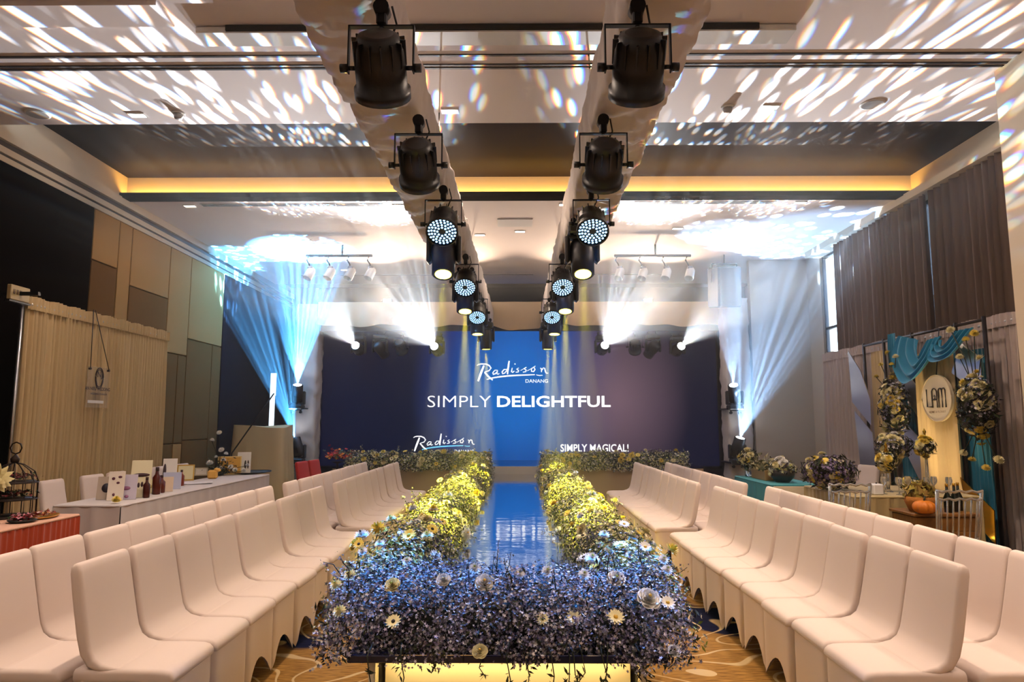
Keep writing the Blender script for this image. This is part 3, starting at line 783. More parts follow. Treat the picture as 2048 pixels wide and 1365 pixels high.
# ================================================================ covered chairs
m_cover = mat('white_spandex', sr((240, 220, 208)), .7, spec=.2, sheen=.1)
CW = .425
def rrect(hw, hh, r, k=4):
    """closed rounded rectangle in (a,b)"""
    out = []
    for cx, cy_, a0 in ((hw-r, hh-r, 0), (-hw+r, hh-r, PI/2), (-hw+r, -hh+r, PI), (hw-r, -hh+r, 3*PI/2)):
        for i in range(k+1):
            a = a0 + PI/2*i/k; out.append((cx+r*math.cos(a), cy_+r*math.sin(a)))
    return out
def loft(stations):
    """stations: (centre, side vec, normal vec, hw, hh, r)"""
    vs, fs = [], []; n = None
    for (c, S, Nn, hw, hh, r) in stations:
        ring = rrect(hw, hh, min(r, hh*.98, hw*.98)); n = len(ring)
        vs += [Vector(c) + Vector(S)*a + Vector(Nn)*b_ for a, b_ in ring]
    for k in range(len(stations)-1):
        for i in range(n):
            j = (i+1) % n; fs.append((k*n+i, k*n+j, (k+1)*n+j, (k+1)*n+i))
    fs.append(tuple(range(n))[::-1]); fs.append(tuple((len(stations)-1)*n+i for i in range(n)))
    return MB().add(vs, fs, True)
def chair_meshes():
    # chair faces +x, seat front at x = 0, centred on y
    S = (0, 1, 0)
    prof = [(-.20, .440, .006, .196), (-.27, .442, .011, .202), (-.33, .450, .019, .206), (-.375, .474, .025, .208), (-.402, .52, .028, .209), (-.420, .59, .029, .209),
            (-.438, .68, .029, .208), (-.457, .78, .029, .206), (-.472, .865, .029, .203), (-.477, .893, .025, .199), (-.479, .903, .016, .192), (-.480, .907, .004, .182)]
    st = []
    for k, (x, z, t, w) in enumerate(prof):
        a = prof[max(k-1, 0)]; c = prof[min(k+1, len(prof)-1)]; T = Vector((c[0]-a[0], 0, c[1]-a[1])).normalized()
        Nn = Vector((0, 1, 0)).cross(T)
        st.append(((x, 0, z), S, Nn, w, t, .018))
    back = loft(st).mesh('backrest')
    pr = [(-.45, .415, .030, .20), (-.36, .417, .032, .209), (-.22, .418, .033, .212), (-.10, .417, .033, .2135), (-.04, .415, .032, .2135), (-.012, .412, .028, .212), (.002, .408, .021, .209), (.008, .404, .010, .204)]
    seat = loft([((x, 0, z), S, (0, 0, 1), w, t, .022) for x, z, t, w in pr]).mesh('seat')
    # skirt: taut cloth from the seat edge to four feet, arched hems between them
    top = [(.003, -.2125), (.003, .2125), (-.452, .204), (-.452, -.204)]
    bot = [(.006, -.211), (.006, .211), (-.466, .204), (-.466, -.204)]
    arch = (.15, .24, .15, .24); NS = 10
    def fn(u, v):
        q = u*4; k = int(q) % 4; t = q-int(q); k2 = (k+1) % 4
        zb = arch[k]*max(0.0, math.sin(PI*min(1, max(0, (t-.06)/.88))))**.75 if .06 < t < .94 else 0.0
        A = Vector(top[k]).lerp(Vector(top[k2]), t); B = Vector(bot[k]).lerp(Vector(bot[k2]), t)
        z = .42 + (zb-.42)*v
        f = (.42-z)/.42
        P = A.lerp(B, f)
        c = Vector((-.235, 0)); inw = .035*math.sin(PI*t)*f*(1-.3*v)        # cloth pulls in between the legs
        P = P + (c-P).normalized()*inw
        r = .014*(abs(2*t-1)**10); P = P + (c-P).normalized()*r
        return (P.x, P.y, max(z, .003))
    sk = MB().grid(fn, 4*NS, 6, True, True).mesh('skirt')
    return back, seat, sk
CH = chair_meshes()
def chair(loc, rz, label, group, m=None, rng=random):
    e = empty('banquet_chair', loc, rz); tag(e, label, 'chair', group)
    for nm, me in zip(('backrest', 'seat', 'skirt'), CH): link(nm, me, m or m_cover, e)
    return e
rng = random.Random(12)
PITCH = .437
for side, sg, tname in ((LEFT, -1, 'product-table side'), (RIGHT, 1, 'oval-sign side')):
    for row, off in (('front row', 0), ('back row', .515)):
        n = 18
        for i in range(n):
            blk = i // 9
            y = (3.40 if blk == 0 else 7.63) + PITCH*(i % 9)
            if row == 'back row' and i == 0 and sg < 0: pass
            x0 = (1.545 if blk == 0 else (1.45 if sg > 0 else 1.50))
            x = sg*(x0 + off + rng.uniform(-.012, .012))
            chair((x, y + rng.uniform(-.004, .004), 0), (PI if sg > 0 else 0) + rng.uniform(-.016, .016),
                  f'white spandex-covered chair, {ORD[n-1-i]} from the stage, {row}, {tname}', f'{row} of covered chairs on the {tname}')
# ================================================================ flowers
m_flor = attr_mat('floret_petals', .6); m_leaf = attr_mat('leaf_green', .6); m_twig = mat('twig', sr((40, 44, 24)), .8)
def scatter(name, pts, nrm, size, cols, rs, petals=5, cup=.35, parent=None, material=None, elong=1.0):
    """many small florets (fans) in one mesh: numpy, one tint per floret"""
    n = len(pts); rs = np.random.RandomState(rs)
    nrm = nrm + rs.normal(0, .45, nrm.shape); nrm /= np.linalg.norm(nrm, axis=1)[:, None] + 1e-9
    ref = rs.normal(0, 1, nrm.shape); U = np.cross(nrm, ref); U /= np.linalg.norm(U, axis=1)[:, None] + 1e-9
    V = np.cross(nrm, U)
    k = petals; ang = np.arange(2*k)*PI/k; rad = np.where(np.arange(2*k) % 2 == 0, 1.0, .42)
    s = size*rs.uniform(.65, 1.35, n)
    ring = pts[:, None, :] + s[:, None, None]*(np.cos(ang)[None, :, None]*rad[None, :, None]*U[:, None, :]*elong + np.sin(ang)[None, :, None]*rad[None, :, None]*V[:, None, :] + (cup*rad)[None, :, None]*nrm[:, None, :])
    verts = np.concatenate([pts[:, None, :], ring], 1).reshape(-1, 3)
    m = 2*k+1; base = np.arange(n)[:, None]*m
    i = np.arange(2*k); tri = np.stack([np.zeros(2*k, int), 1+i, 1+(i+1) % (2*k)], 1)
    # two petals edges share the hub: pair the triangles into kites to halve the faces
    kite = np.stack([np.zeros(k, int), 1+(2*np.arange(k)-1) % (2*k), 1+2*np.arange(k), 1+2*np.arange(k)+1], 1)
    faces = (kite[None] + base[:, :, None]).reshape(-1, 4)
    me = bpy.data.meshes.new(name); me.vertices.add(len(verts)); me.vertices.foreach_set('co', verts.ravel())
    me.loops.add(faces.size); me.polygons.add(len(faces)); me.loops.foreach_set('vertex_index', faces.ravel().astype(np.int32))
    me.polygons.foreach_set('loop_start', (np.arange(len(faces))*4).astype(np.int32))
    at = me.attributes.new('tint', 'FLOAT_COLOR', 'POINT')
    cols = np.array(cols); ci = cols[rs.randint(0, len(cols), n)]*rs.uniform(.75, 1.15, (n, 1))
    c4 = np.ones((n, m, 4)); c4[:, :, :3] = ci[:, None, :]
    at.data.foreach_set('color', c4.astype(np.float32).ravel())
    me.update(calc_edges=True); me.validate()
    return link(name, me, material or m_flor, parent)
PAL_LILAC = [sr(c) for c in ((196, 186, 214), (226, 220, 232), (170, 158, 196), (214, 196, 206), (238, 234, 236), (150, 132, 168))]
PAL_LILAC = [tuple(.36*v for v in c) for c in PAL_LILAC] + PAL_LILAC[:2] + [PAL_LILAC[4]]
PAL_CREAM = [sr(c) for c in ((236, 226, 168), (226, 210, 150), (240, 236, 214), (206, 206, 120), (250, 244, 226))]
PAL_LEAF = [sr(c) for c in ((34, 40, 26), (48, 56, 32), (26, 30, 24), (60, 64, 40), (44, 34, 36))]
PAL_LIME = [sr(c) for c in ((120, 134, 52), (150, 160, 70), (96, 112, 46), (76, 90, 42))]

def shell(n, rs, fn):
    """n samples of (a,b) in the unit square -> point and outward normal by fn"""
    r = np.random.RandomState(rs); u, v, d = r.uniform(0, 1, n), r.uniform(0, 1, n), r.beta(3, 1.3, n)*1.12
    return fn(u, v, d, r)
def bank(y0, y1, xc, rx, rz, z0, droop=.45):
    def fn(u, v, d, r):
        y = y0 + (y1-y0)*u; a = -droop + (PI+2*droop)*v
        bump = 1 + .16*np.sin(y*5.1+xc*3) * np.sin(a*2+y) + .10*np.sin(y*13+a*4)
        c, s = np.cos(a), np.sin(a)
        p = np.stack([xc + rx*c*d*bump, y + r.normal(0, .02, len(u)), z0 + rz*s*d*bump], 1)
        return p, np.stack([c, np.zeros_like(c), np.abs(s)+.15], 1)
    return fn
def cross_bank(x0, x1, yc, ry, rz, z0, droop=.45):
    f = bank(x0, x1, yc, ry, rz, z0, droop)
    def fn(u, v, d, r):
        p, n = f(u, v, d, r)
        return p[:, [1, 0, 2]], n[:, [1, 0, 2]]
    return fn
def core(name, path_fn, parent, nseg=24):
    """dark mossy foam inside a bank so that no daylight shows through"""
    return None
def make_bank(label, loc, fn, nf, nl, seed, pal, leaves, size, core_box, group='flower banks round the runway'):
    e = empty('flower_bank', loc); tag(e, label, 'flowers', group)
    O = np.array(loc)
    p, n = shell(nf, seed, fn); o = scatter('florets', p-O, n, size, pal, seed, 5, .3, e); o['kind'] = 'stuff'
    p, n = shell(nl, seed+50, fn); o = scatter('leaves', p-O, n, size*1.15, leaves, seed+1, 2, .15, e, m_leaf, elong=1.5); o['kind'] = 'stuff'
    # sprigs standing out of the mass
    r = np.random.RandomState(seed+9); k = max(12, nf//220); p, n = shell(k, seed+77, fn); tw = MB(); tips = []
    for a, b_ in zip(p-O, n):
        d = Vector(b_) + Vector(r.normal(0, .35, 3)); d.z = abs(d.z)+.2; d.normalize(); Lq = r.uniform(.05, .16)
        q = [Vector(a) - d*.04, Vector(a) + d*Lq*.5 + Vector(r.normal(0, .01, 3)), Vector(a) + d*Lq]
        tw.tube(q, [.003, .0025, .0015], 4)
        for t in (.45, .65, .8, .92, 1.0):
            for _ in range(3): tips.append(Vector(a) + d*Lq*t + Vector(r.normal(0, .012, 3)))
    o = tw.build('sprigs', m_twig, e); o['kind'] = 'stuff'
    T = np.array([t[:] for t in tips]); o = scatter('sprig_florets', T, r.normal(0, 1, T.shape), size*.8, pal + leaves[:2], seed+3, 4, .3, e); o['kind'] = 'stuff'
    lo, hi = core_box
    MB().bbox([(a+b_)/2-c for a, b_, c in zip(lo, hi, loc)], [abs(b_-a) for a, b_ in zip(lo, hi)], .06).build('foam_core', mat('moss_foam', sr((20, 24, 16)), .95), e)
    return e
XA, XB = XRUN-.70, XRUN+.69
make_bank('lilac and white flower bank across the front end of the runway', (XRUN, 3.42, HR), cross_bank(XRUN-.82, XRUN+.80, 3.44, .33, .25, HR+.03, .28), 26000, 8000, 1, PAL_LILAC, PAL_LEAF, .0085, ((XRUN-.66, 3.22, HR), (XRUN+.66, 3.68, HR+.16)))
make_bank('long cream and lilac flower bank on the runway edge, product-table side', (XA, 8.5, HR), bank(3.5, 13.3, XA, .25, .29, HR+.02), 26000, 14000, 2, PAL_CREAM + PAL_LILAC[:3], PAL_LIME + PAL_LEAF[:2], .012, ((XA-.12, 3.7, HR), (XA+.13, 13.3, HR+.16)))
make_bank('long cream and lilac flower bank on the runway edge, oval-sign side', (XB, 8.5, HR), bank(3.5, 13.3, XB, .25, .29, HR+.02), 26000, 14000, 3, PAL_CREAM + PAL_LILAC[:3], PAL_LIME + PAL_LEAF[:2], .012, ((XB-.13, 3.7, HR), (XB+.12, 13.3, HR+.16)))
make_bank('flower hedge along the stage front, product-table side', (-2.0, 13.55, .69), cross_bank(-3.35, -.52, 13.55, .22, .24, .72), 9000, 6000, 4, PAL_CREAM + PAL_LILAC[:2], PAL_LEAF + PAL_LIME[:1], .018, ((-3.25, 13.46, .69), (-.6, 13.66, .92)))
make_bank('flower hedge along the stage front, oval-sign side', (2.0, 13.55, .69), cross_bank(.46, 3.30, 13.55, .22, .24, .72), 9000, 6000, 5, PAL_CREAM + PAL_LILAC[:2], PAL_LEAF + PAL_LIME[:1], .018, ((.55, 13.46, .69), (3.2, 13.66, .92)))
# trailing stems hanging over the front edge
tr = empty('trailing_stems', (XRUN, 3.10, HR)); tag(tr, 'dark stems trailing over the front edge of the runway deck', 'foliage', kind='stuff')
r = random.Random(5); tb = MB(); tl = []
for px in (733, 800, 870, 965, 1012, 1050, 1103, 1140, 1148, 1216, 1270, 1285, 1205, 1165):
    x = at_y(px, 1330, 3.07).x - XRUN; Lh = r.uniform(.05, .17)
    pts = [(x + r.uniform(-.02, .02), .06, .04), (x, -.02, .01), (x + r.uniform(-.02, .02), -.03, -Lh*.5), (x + r.uniform(-.03, .03), -.03, -Lh)]
    tb.tube(pts, [.004, .003, .0025, .002], 5)
    for _ in range(9):
        t = r.uniform(.3, 1); tl.append((pts[2][0]*(1-t)+pts[3][0]*t + r.uniform(-.014, .014), -.03 + r.uniform(-.01, .01), -Lh*t))
tb.build('stems', m_twig, tr)['kind'] = 'stuff'
T = np.array(tl); scatter('leaves', T, np.random.RandomState(1).normal(0, 1, T.shape), .012, PAL_LEAF, 8, 2, .1, tr, m_leaf, 1.5)['kind'] = 'stuff'

# --- large single blooms, each its own object
m_pet_w = mat('petal_white', sr((252, 248, 242)), .6); m_pet_c = mat('petal_cream', sr((246, 232, 176)), .6); m_pet_y = mat('petal_yellow', sr((244, 214, 96)), .6)
m_cen_d = mat('centre_dark', sr((46, 36, 18)), .8); m_cen_y = mat('centre_yellow', sr((226, 178, 58)), .8); m_cen_g = mat('centre_green', sr((160, 168, 60)), .8)
def petal_ring(mb, n, r0, r1, w, z0, z1, curl, ph):
    for i in range(n):
        R = Matrix.Rotation(2*PI*i/n + ph, 4, 'Z'); rm = (r0+r1)*.55
        vs = [(r0, -w*.25, z0), (r0, w*.25, z0), (rm, -w*.5, (z0+z1)*.5-curl*.3), (rm, w*.5, (z0+z1)*.5-curl*.3), (r1, 0, z1+curl)]
        mb.add(vs, [(0, 2, 3, 1), (2, 4, 3)], True, R)
def daisy():
    mb = MB(); petal_ring(mb, 13, .18, 1.0, .34, .05, .18, 0, 0); petal_ring(mb, 13, .15, .85, .30, .12, .30, 0, .24); return mb.mesh('petals')
def mum():
    mb = MB()
    for k, (r1, z1, n) in enumerate(((1.0, .12, 13), (.92, .38, 12), (.75, .62, 11), (.55, .8, 9), (.32, .92, 6))): petal_ring(mb, n, .08, r1, .36*(1.1-.1*k), .05+.1*k, z1, .04, k*.3)
    return mb.mesh('petals')
def rose():
    """open rosette: rings of broad cupped petals closing toward the heart"""
    mb = MB(); rr = random.Random(2)
    for k, (n, r1, z1, w) in enumerate(((6, 1.05, .10, .62), (6, .90, .20, .54), (5, .70, .28, .46), (5, .50, .34, .36), (4, .32, .38, .26), (3, .17, .40, .16))):
        for i in range(n):
            a0 = 2*PI*(i + rr.uniform(-.08, .08))/n + k*.55; zz = z1 + rr.uniform(-.04, .04)
            def fn(u, v, a0=a0, r1=r1, zz=zz, w=w, k=k):
                t = (2*u-1); rad = .06 + (r1-.06)*v*(1-.10*t*t); lat = w*t*math.sin(PI*(.12+.62*v))
                z = .04 + .03*k + zz*v**1.4 + (.16*t*t)*v - (.10*max(0, v-.7) if k < 2 else 0)
                c, s_ = math.cos(a0), math.sin(a0)
                return (rad*c - lat*s_, rad*s_ + lat*c, z)
            mb.grid(fn, 4, 4)
    return mb.mesh('petals')
BL = {'daisy': daisy(), 'mum': mum(), 'rose': rose()}
CEN = {'daisy': MB().lathe([(.24, .12), (.22, .22), (.1, .26), (0, .27)], 12, cap=False).mesh('flower_centre'), 'mum': MB().ball((0, 0, .8), .14, 8, 5).mesh('flower_centre'), 'rose': MB().ball((0, 0, .56), .17, 10, 6).mesh('flower_centre')}
STEM = MB().tube([(0, 0, -1.2), (.05, .02, -.5), (0, 0, .08)], [.05, .045, .06], 5).mesh('stem')
NAMES = {'daisy': 'gerbera', 'mum': 'chrysanthemum', 'rose': 'rose'}
def bloom(kind, loc, nrm, size, mp, mc, label, group, stem=True):
    o = link(NAMES[kind], BL[kind].copy() if False else BL[kind], None, None, loc)
    e = o; e.rotation_euler = Vector(nrm).to_track_quat('Z', 'Y').to_euler(); e.scale = (size,)*3
    if not o.data.materials: o.data.materials.append(mp)
    o.material_slots[0].link = 'OBJECT'; o.material_slots[0].material = mp
    c = link('flower_centre', CEN[kind], None, o)
    if not c.data.materials: c.data.materials.append(mc)
    c.material_slots[0].link = 'OBJECT'; c.material_slots[0].material = mc
    if stem: link('stem', STEM, m_twig, o)
    tag(o, label, 'flower', group); return o
# blooms of the front bank, where the photo shows them
FRONT = [(1297, 1200, 'rose', .052, 'w', 'y', 'large white rose with a yellow heart in the front flower bank'),
 (1335, 1207, 'daisy', .038, 'w', 'y', 'white gerbera beside the large rose in the front flower bank'),
 (1148, 1238, 'daisy', .040, 'c', 'd', 'cream gerbera with a dark eye low in the front flower bank'),
 (1231, 1236, 'daisy', .042, 'c', 'y', 'cream gerbera with a yellow eye low in the front flower bank'),
 (1085, 1240, 'daisy', .032, 'c', 'g', None), (787, 1245, 'daisy', .038, 'c', 'd', 'cream gerbera turned aside low in the front flower bank'),
 (970, 1168, 'rose', .045, 'w', 'y', 'white open rose at the middle crest of the front flower bank'),
 (887, 1162, 'rose', .034, 'w', 'c', None), (785, 1172, 'rose', .036, 'c', 'g', None), (950, 1140, 'mum', .034, 'w', 'g', None),
 (1095, 1146, 'mum', .034, 'w', 'g', None), (1168, 1152, 'mum', .032, 'w', 'g', None), (1232, 1160, 'rose', .042, 'w', 'g', 'white half-open rose bud up on the oval-sign corner of the front bank'),
 (1184, 1122, 'mum', .046, 'w', 'g', 'broad white chrysanthemum at the oval-sign corner of the front bank'), (1290, 1095, 'daisy', .036, 'w', 'y', None), (1208, 1072, 'mum', .036, 'w', 'g', None),
 (1248, 1050, 'daisy', .04, 'w', 'y', None), (1326, 1122, 'mum', .03, 'w', 'g', None), (1334, 1142, 'mum', .03, 'w', 'g', None), (680, 1225, 'mum', .034, 'c', 'g', None),
 (672, 1172, 'mum', .03, 'c', 'g', None), (700, 1152, 'mum', .032, 'c', 'g', None), (760, 1090, 'mum', .03, 'w', 'g', None), (726, 1105, 'mum', .028, 'w', 'g', None),
 (815, 1125, 'mum', .03, 'w', 'g', None), (960, 1305, 'rose', .034, 'c', 'y', None), (1348, 1304, 'rose', .028, 'w', 'y', None), (1040, 1150, 'mum', .03, 'w', 'g', None),
 (756, 1060, 'mum', .042, 'y', 'g', None), (718, 1090, 'daisy', .032, 'y', 'd', None), (1238, 1046, 'daisy', .026, 'y', 'd', None), (855, 1075, 'mum', .045, 'c', 'g', None)]
PM = {'w': m_pet_w, 'c': m_pet_c, 'y': m_pet_y}; CM = {'y': m_cen_y, 'd': m_cen_d, 'g': m_cen_g, 'c': m_pet_c}
def hit_front(px, py):
    """where the sight line first meets the front bank's outer surface (or the side banks behind it)"""
    d = ray(px, py)
    for k in range(2400):
        t = 2.6 + k*.002; p = CAM_POS + d*t
        a = abs(p.x-XRUN) < .93 and ((p.y-3.44)/.36)**2 + (max(p.z-HR-.02, (HR+.02-p.z)*.9)/.29)**2 < 1
        b_ = p.y > 3.5 and (((p.x-XA)/.31)**2 + ((p.z-HR-.02)/.34)**2 < 1 or ((p.x-XB)/.31)**2 + ((p.z-HR-.02)/.34)**2 < 1)
        if a or b_: return p
    return at_y(px, py, 3.4)
for (px, py, kind, sz, pc, cc, lab) in FRONT:
    p = hit_front(px, py); n = Vector((p.x*.3, -.85, 1.0)) if p.y < 3.7 else Vector((p.x*.2, -.5, 1))
    bloom(kind, p, n, sz, PM[pc], CM[cc], lab or f'{dict(w="white", c="cream", y="yellow")[pc]} {NAMES[kind]} nestled in the front runway flower bank', None if lab else 'pale blooms in the front runway flower bank')
r = np.random.RandomState(21)
def strew(fn, n, seed, size, label, group, cols='cyw', kinds=('mum', 'mum', 'daisy', 'rose')):
    rr = np.random.RandomState(seed); u, v = rr.uniform(0, 1, n), rr.uniform(.12, .88, n)
    p, nn = fn(u, v, np.full(n, 1.06), rr)
    for a, b_ in zip(p, nn):
        k = kinds[rr.randint(len(kinds))]; c = cols[rr.randint(len(cols))]
        b_ = Vector(b_) + Vector(rr.normal(0, .3, 3)) + Vector((0, -.35, .25))
        bloom(k, Vector(a), b_, size*rr.uniform(.75, 1.3), PM[c], CM['gyd'[rr.randint(3)]], label.replace('bloom', NAMES[k]), group)
strew(bank(3.9, 9.0, XA, .27, .30, HR+.02), 46, 31, .042, 'pale bloom in the runway-edge flower bank on the product-table side', 'blooms of the product-table side runway bank')
strew(bank(9.0, 13.2, XA, .27, .30, HR+.02), 26, 32, .042, 'pale bloom in the runway-edge flower bank on the product-table side', 'blooms of the product-table side runway bank')
strew(bank(3.9, 9.0, XB, .27, .30, HR+.02), 46, 33, .042, 'pale bloom in the runway-edge flower bank on the oval-sign side', 'blooms of the oval-sign side runway bank')
strew(bank(9.0, 13.2, XB, .27, .30, HR+.02), 26, 34, .042, 'pale bloom in the runway-edge flower bank on the oval-sign side', 'blooms of the oval-sign side runway bank')
strew(cross_bank(-3.3, -.55, 13.55, .22, .24, .72), 46, 35, .05, 'yellow bloom in the stage-front hedge on the product-table side', 'blooms of the product-table side stage hedge', 'cyy')
strew(cross_bank(.5, 3.25, 13.55, .22, .24, .72), 46, 36, .05, 'yellow bloom in the stage-front hedge on the oval-sign side', 'blooms of the oval-sign side stage hedge', 'cyy')
# ================================================================ product-table side
m_cloth_w = mat('white_tablecloth', sr((214, 204, 202)), .85, sheen=.1)
m_orange = mat('orange_skirt', sr((176, 62, 24)), .75, sheen=.2)
m_pink = mat('pink_tabletop', sr((226, 176, 150)), .8)
def skirted_table(name, label, x0, x1, y0, y1, h, top_m, skirt_m, n, seed, depth=.02):
    e = empty(name, ((x0+x1)/2, (y0+y1)/2, 0)); tag(e, label, 'table')
    w, d = (x1-x0)/2, (y1-y0)/2
    MB().bbox((0, 0, h-.012), (2*w+.01, 2*d+.01, .024), .008).build('tabletop', top_m, e)
    r = random.Random(seed); mb = MB()
    for (a, b_) in (((-w, -d), (w, -d)), ((w, -d), (w, d)), ((w, d), (-w, d)), ((-w, d), (-w, -d))):
        L_ = math.hypot(b_[0]-a[0], b_[1]-a[1]); q = pleat(a, b_, h-.02, .012, depth, max(3, int(n*L_)), r, rows=3, top=.6, per=6)
        mb.add(q.v, q.f, True)
    mb.build('skirt', skirt_m, e)
    for sx in (-1, 1):
        for sy in (-1, 1): MB().cyl((sx*(w-.08), sy*(d-.08), 0), (sx*(w-.08), sy*(d-.08), h-.03), .015, 8).build('leg', m_blk2, e)
    return e
skirted_table('buffet_table', 'table with a pleated orange skirt beside the back row of chairs', -4.55, -3.86, 4.55, 6.12, .75, m_pink, m_orange, 16, 3)
skirted_table('product_table', 'long white-clothed table covered with display cards and bottles', -4.52, -3.86, 6.75, 10.75, .75, m_cloth_w, m_cloth_w, 5, 4, .012)
# chairs behind the product table
for k, yy in enumerate((7.80, 8.50, 9.05, 10.05, 10.75)):
    chair((-4.78, yy, 0), random.Random(k).uniform(-.06, .06), f'white covered chair, {ORD[k]} from the orange-skirted table, behind the product table', 'chairs behind the product table')
m_red = mat('red_cover', sr((176, 22, 14)), .7, sheen=.1)
for k, (x, y) in enumerate(((-3.35, 11.35), (-3.30, 11.85))):
    chair((x+.25, y, 0), -.12, ('red covered chair nearer the product table end', 'red covered chair farther from the product table end')[k], 'red covered chairs', m_red)

# birdcage stand with trays, pale flower, petals
m_iron = mat('dark_iron', sr((40, 28, 22)), .5, .5)
cx, cy_ = -4.31, 5.90
e = empty('birdcage_stand', (cx, cy_, .75)); tag(e, 'dark iron birdcage cake stand with two leafy tiers on the orange table', 'birdcage stand')
MB().lathe([(.19, 0), (.19, .015), (.0, .02)], 24).build('base', m_iron, e)
for k in range(14):
    a = 2*PI*k/14; c, s = math.cos(a), math.sin(a)
    MB().tube([(.18*c, .18*s, .01), (.18*c, .18*s, .30), (.15*c, .15*s, .38), (.07*c, .07*s, .44), (0, 0, .46)], .004, 5).build('bar', m_iron, e)
for z in (.01, .15, .29):
    MB().tube([(.182*math.cos(2*PI*i/24), .182*math.sin(2*PI*i/24), z) for i in range(24)], .006, 6, True).build('ring', m_iron, e)
for z in (.15, .29): MB().lathe([(.165, z), (.165, z+.012), (0, z+.012)], 20).build('tier', m_iron, e)
MB().lathe([(.0, .45), (.03, .46), (.035, .49), (.012, .52), (.0, .53)], 12).build('finial', m_iron, e)
MB().tube([(.05*math.cos(PI*i/8*2), 0, .58+.05*math.sin(PI*i/8*2)) for i in range(16)], .006, 6, True).build('hanging_ring', m_iron, e)
for z in (.18, .32):
    r = np.random.RandomState(int(z*100)); p = np.stack([r.normal(0, .07, 160), r.normal(0, .07, 160), z + r.uniform(0, .04, 160)], 1)
    scatter('greenery', p, np.tile((0, 0, 1.0), (160, 1)), .02, [sr((60, 66, 40)), sr((120, 40, 44)), sr((40, 60, 56)), sr((150, 90, 90))], 4, 3, .2, e, m_leaf)['kind'] = 'stuff'
bloom('mum', (-4.10, 5.42, 1.10), (.4, -.8, .3), .13, m_pet_c, m_cen_y, 'big pale yellow bloom beside the birdcage stand', None)
b = MB().lathe([(.05, 0), (.055, .01), (.035, .12), (.03, .30)], 14).build('bud_vase', mat('clear_vase', (.9, .95, .95), .05, trans=.9), loc=(-4.10, 5.42, .75)); tag(b, 'slim vase under the pale yellow bloom on the orange table', 'vase')
e = empty('tray', (-4.01, 5.86, .75), .2); tag(e, 'oval brass tray of petals on the orange-skirted table', 'tray')
MB().lathe([(.09, 0), (.11, .012), (.114, .022), (.107, .02), (.086, .01), (0, .01)], 24, Matrix.Diagonal((1, 1.6, 1, 1))).build('dish', mat('brass', sr((196, 140, 62)), .35, .8), e)
r = np.random.RandomState(3); p = np.stack([r.normal(0, .035, 90), r.normal(0, .06, 90), r.uniform(.02, .05, 90)], 1)
scatter('petals', p, np.tile((0, 0, 1.0), (90, 1)), .018, [sr((150, 40, 30)), sr((210, 150, 90)), sr((230, 190, 190))], 4, 3, .3, e)['kind'] = 'stuff'
e = empty('leaf_plate', (-3.99, 5.60, .75)); tag(e, 'dark plate of red buds and leaves in front of the birdcage', 'plate')
MB().lathe([(.08, 0), (.105, .02), (.10, .022), (0, .012)], 24).build('dish', mat('dark_plate', sr((36, 40, 38)), .4), e)
p = np.stack([r.normal(0, .04, 120), r.normal(0, .04, 120), r.uniform(.02, .06, 120)], 1)
scatter('buds', p, np.tile((0, 0, 1.0), (120, 1)), .02, [sr((140, 30, 34)), sr((54, 66, 40)), sr((196, 130, 140))], 5, 3, .3, e)['kind'] = 'stuff'

# display cards and bottles on the product table (pixel, height px, width m)
def paper(name, col): return mat(name, sr(col), .6)
def card(px, py, w, h, col, label, lean=.25, mark=None, mcol=(60, 40, 50), rz=.35, border=None):
    p = at_z(px, py, .752); e = empty('display_card', (p.x, p.y, .752), -PI/2*0 + rz); tag(e, label, 'card', 'display cards on the product table')
    R = Matrix.Rotation(-lean, 4, 'X')
    nm = 'card_%d_%d_%d' % col
    MB().bbox((0, 0, h/2), (w, .008, h), .001, R).build('board', paper(nm, col), e)
    if border:
        for dx, dz, ww, hh in ((0, h-.008, w, .016), (0, .008, w, .016), (-w/2+.008, h/2, .016, h), (w/2-.008, h/2, .016, h)):
            MB().box((dx, -.006, dz), (ww, .003, hh), R).build('border', paper('card_%d_%d_%d' % border, border), e)
    for (mx_, mz, mw, mh) in (mark or ()):
        MB().lathe([(1, .003), (1, .007), (0, .007)], 14, R @ Matrix.Translation((mx_*w, 0, mz*h)) @ Matrix.Rotation(PI/2, 4, 'X') @ Matrix.Diagonal((mw*w, mh*h, 1, 1))).build('motif', paper('ink_%d_%d_%d' % mcol, mcol), e)
    MB().bbox((0, 0, h*.28), (w*.3, .006, h*.56), .001, Matrix.Translation((0, .5*h, 0)) @ Matrix.Rotation(.6, 4, 'X')).build('easel_back', paper(nm, col), e)
    return e
card(210, 1000, .17, .24, (186, 168, 150), 'taupe card with a round dark motif near the orange-skirted table', mark=[(0, .5, .25, .2)], mcol=(40, 34, 46))
card(229, 1002, .15, .30, (236, 222, 206), 'ivory card with scattered plum specks beside the taupe card', mark=[(-.2, .75, .1, .05), (.2, .8, .12, .04), (.1, .6, .1, .04), (-.1, .2, .08, .05)], mcol=(96, 44, 62))
card(250, 1000, .20, .26, (206, 196, 214), 'pale lilac card with a small pink motif on the product table', mark=[(0, .45, .2, .08), (.05, .12, .1, .06)], mcol=(150, 96, 130))
card(278, 996, .20, .40, (240, 228, 190), 'tall ivory house-shaped card with a dark ribbon band', mark=[(0, .60, .42, .05), (-.08, .33, .06, .07), (.08, .35, .06, .07)], mcol=(58, 20, 26))
card(300, 988, .10, .16, (238, 226, 176), 'small cream card standing beside the dark red bottles', mark=[(0, .5, .2, .1)], mcol=(196, 170, 90))
card(330, 984, .16, .17, (232, 206, 180), 'small peach card on the product table', mark=None)
card(343, 979, .20, .20, (196, 200, 226), 'pale blue box card on the product table', lean=.12)
card(337, 968, .17, .33, (246, 238, 230), 'tall white card with a dark folded edge behind the blue card', mark=[(-.35, .4, .12, .4)], mcol=(54, 30, 40))
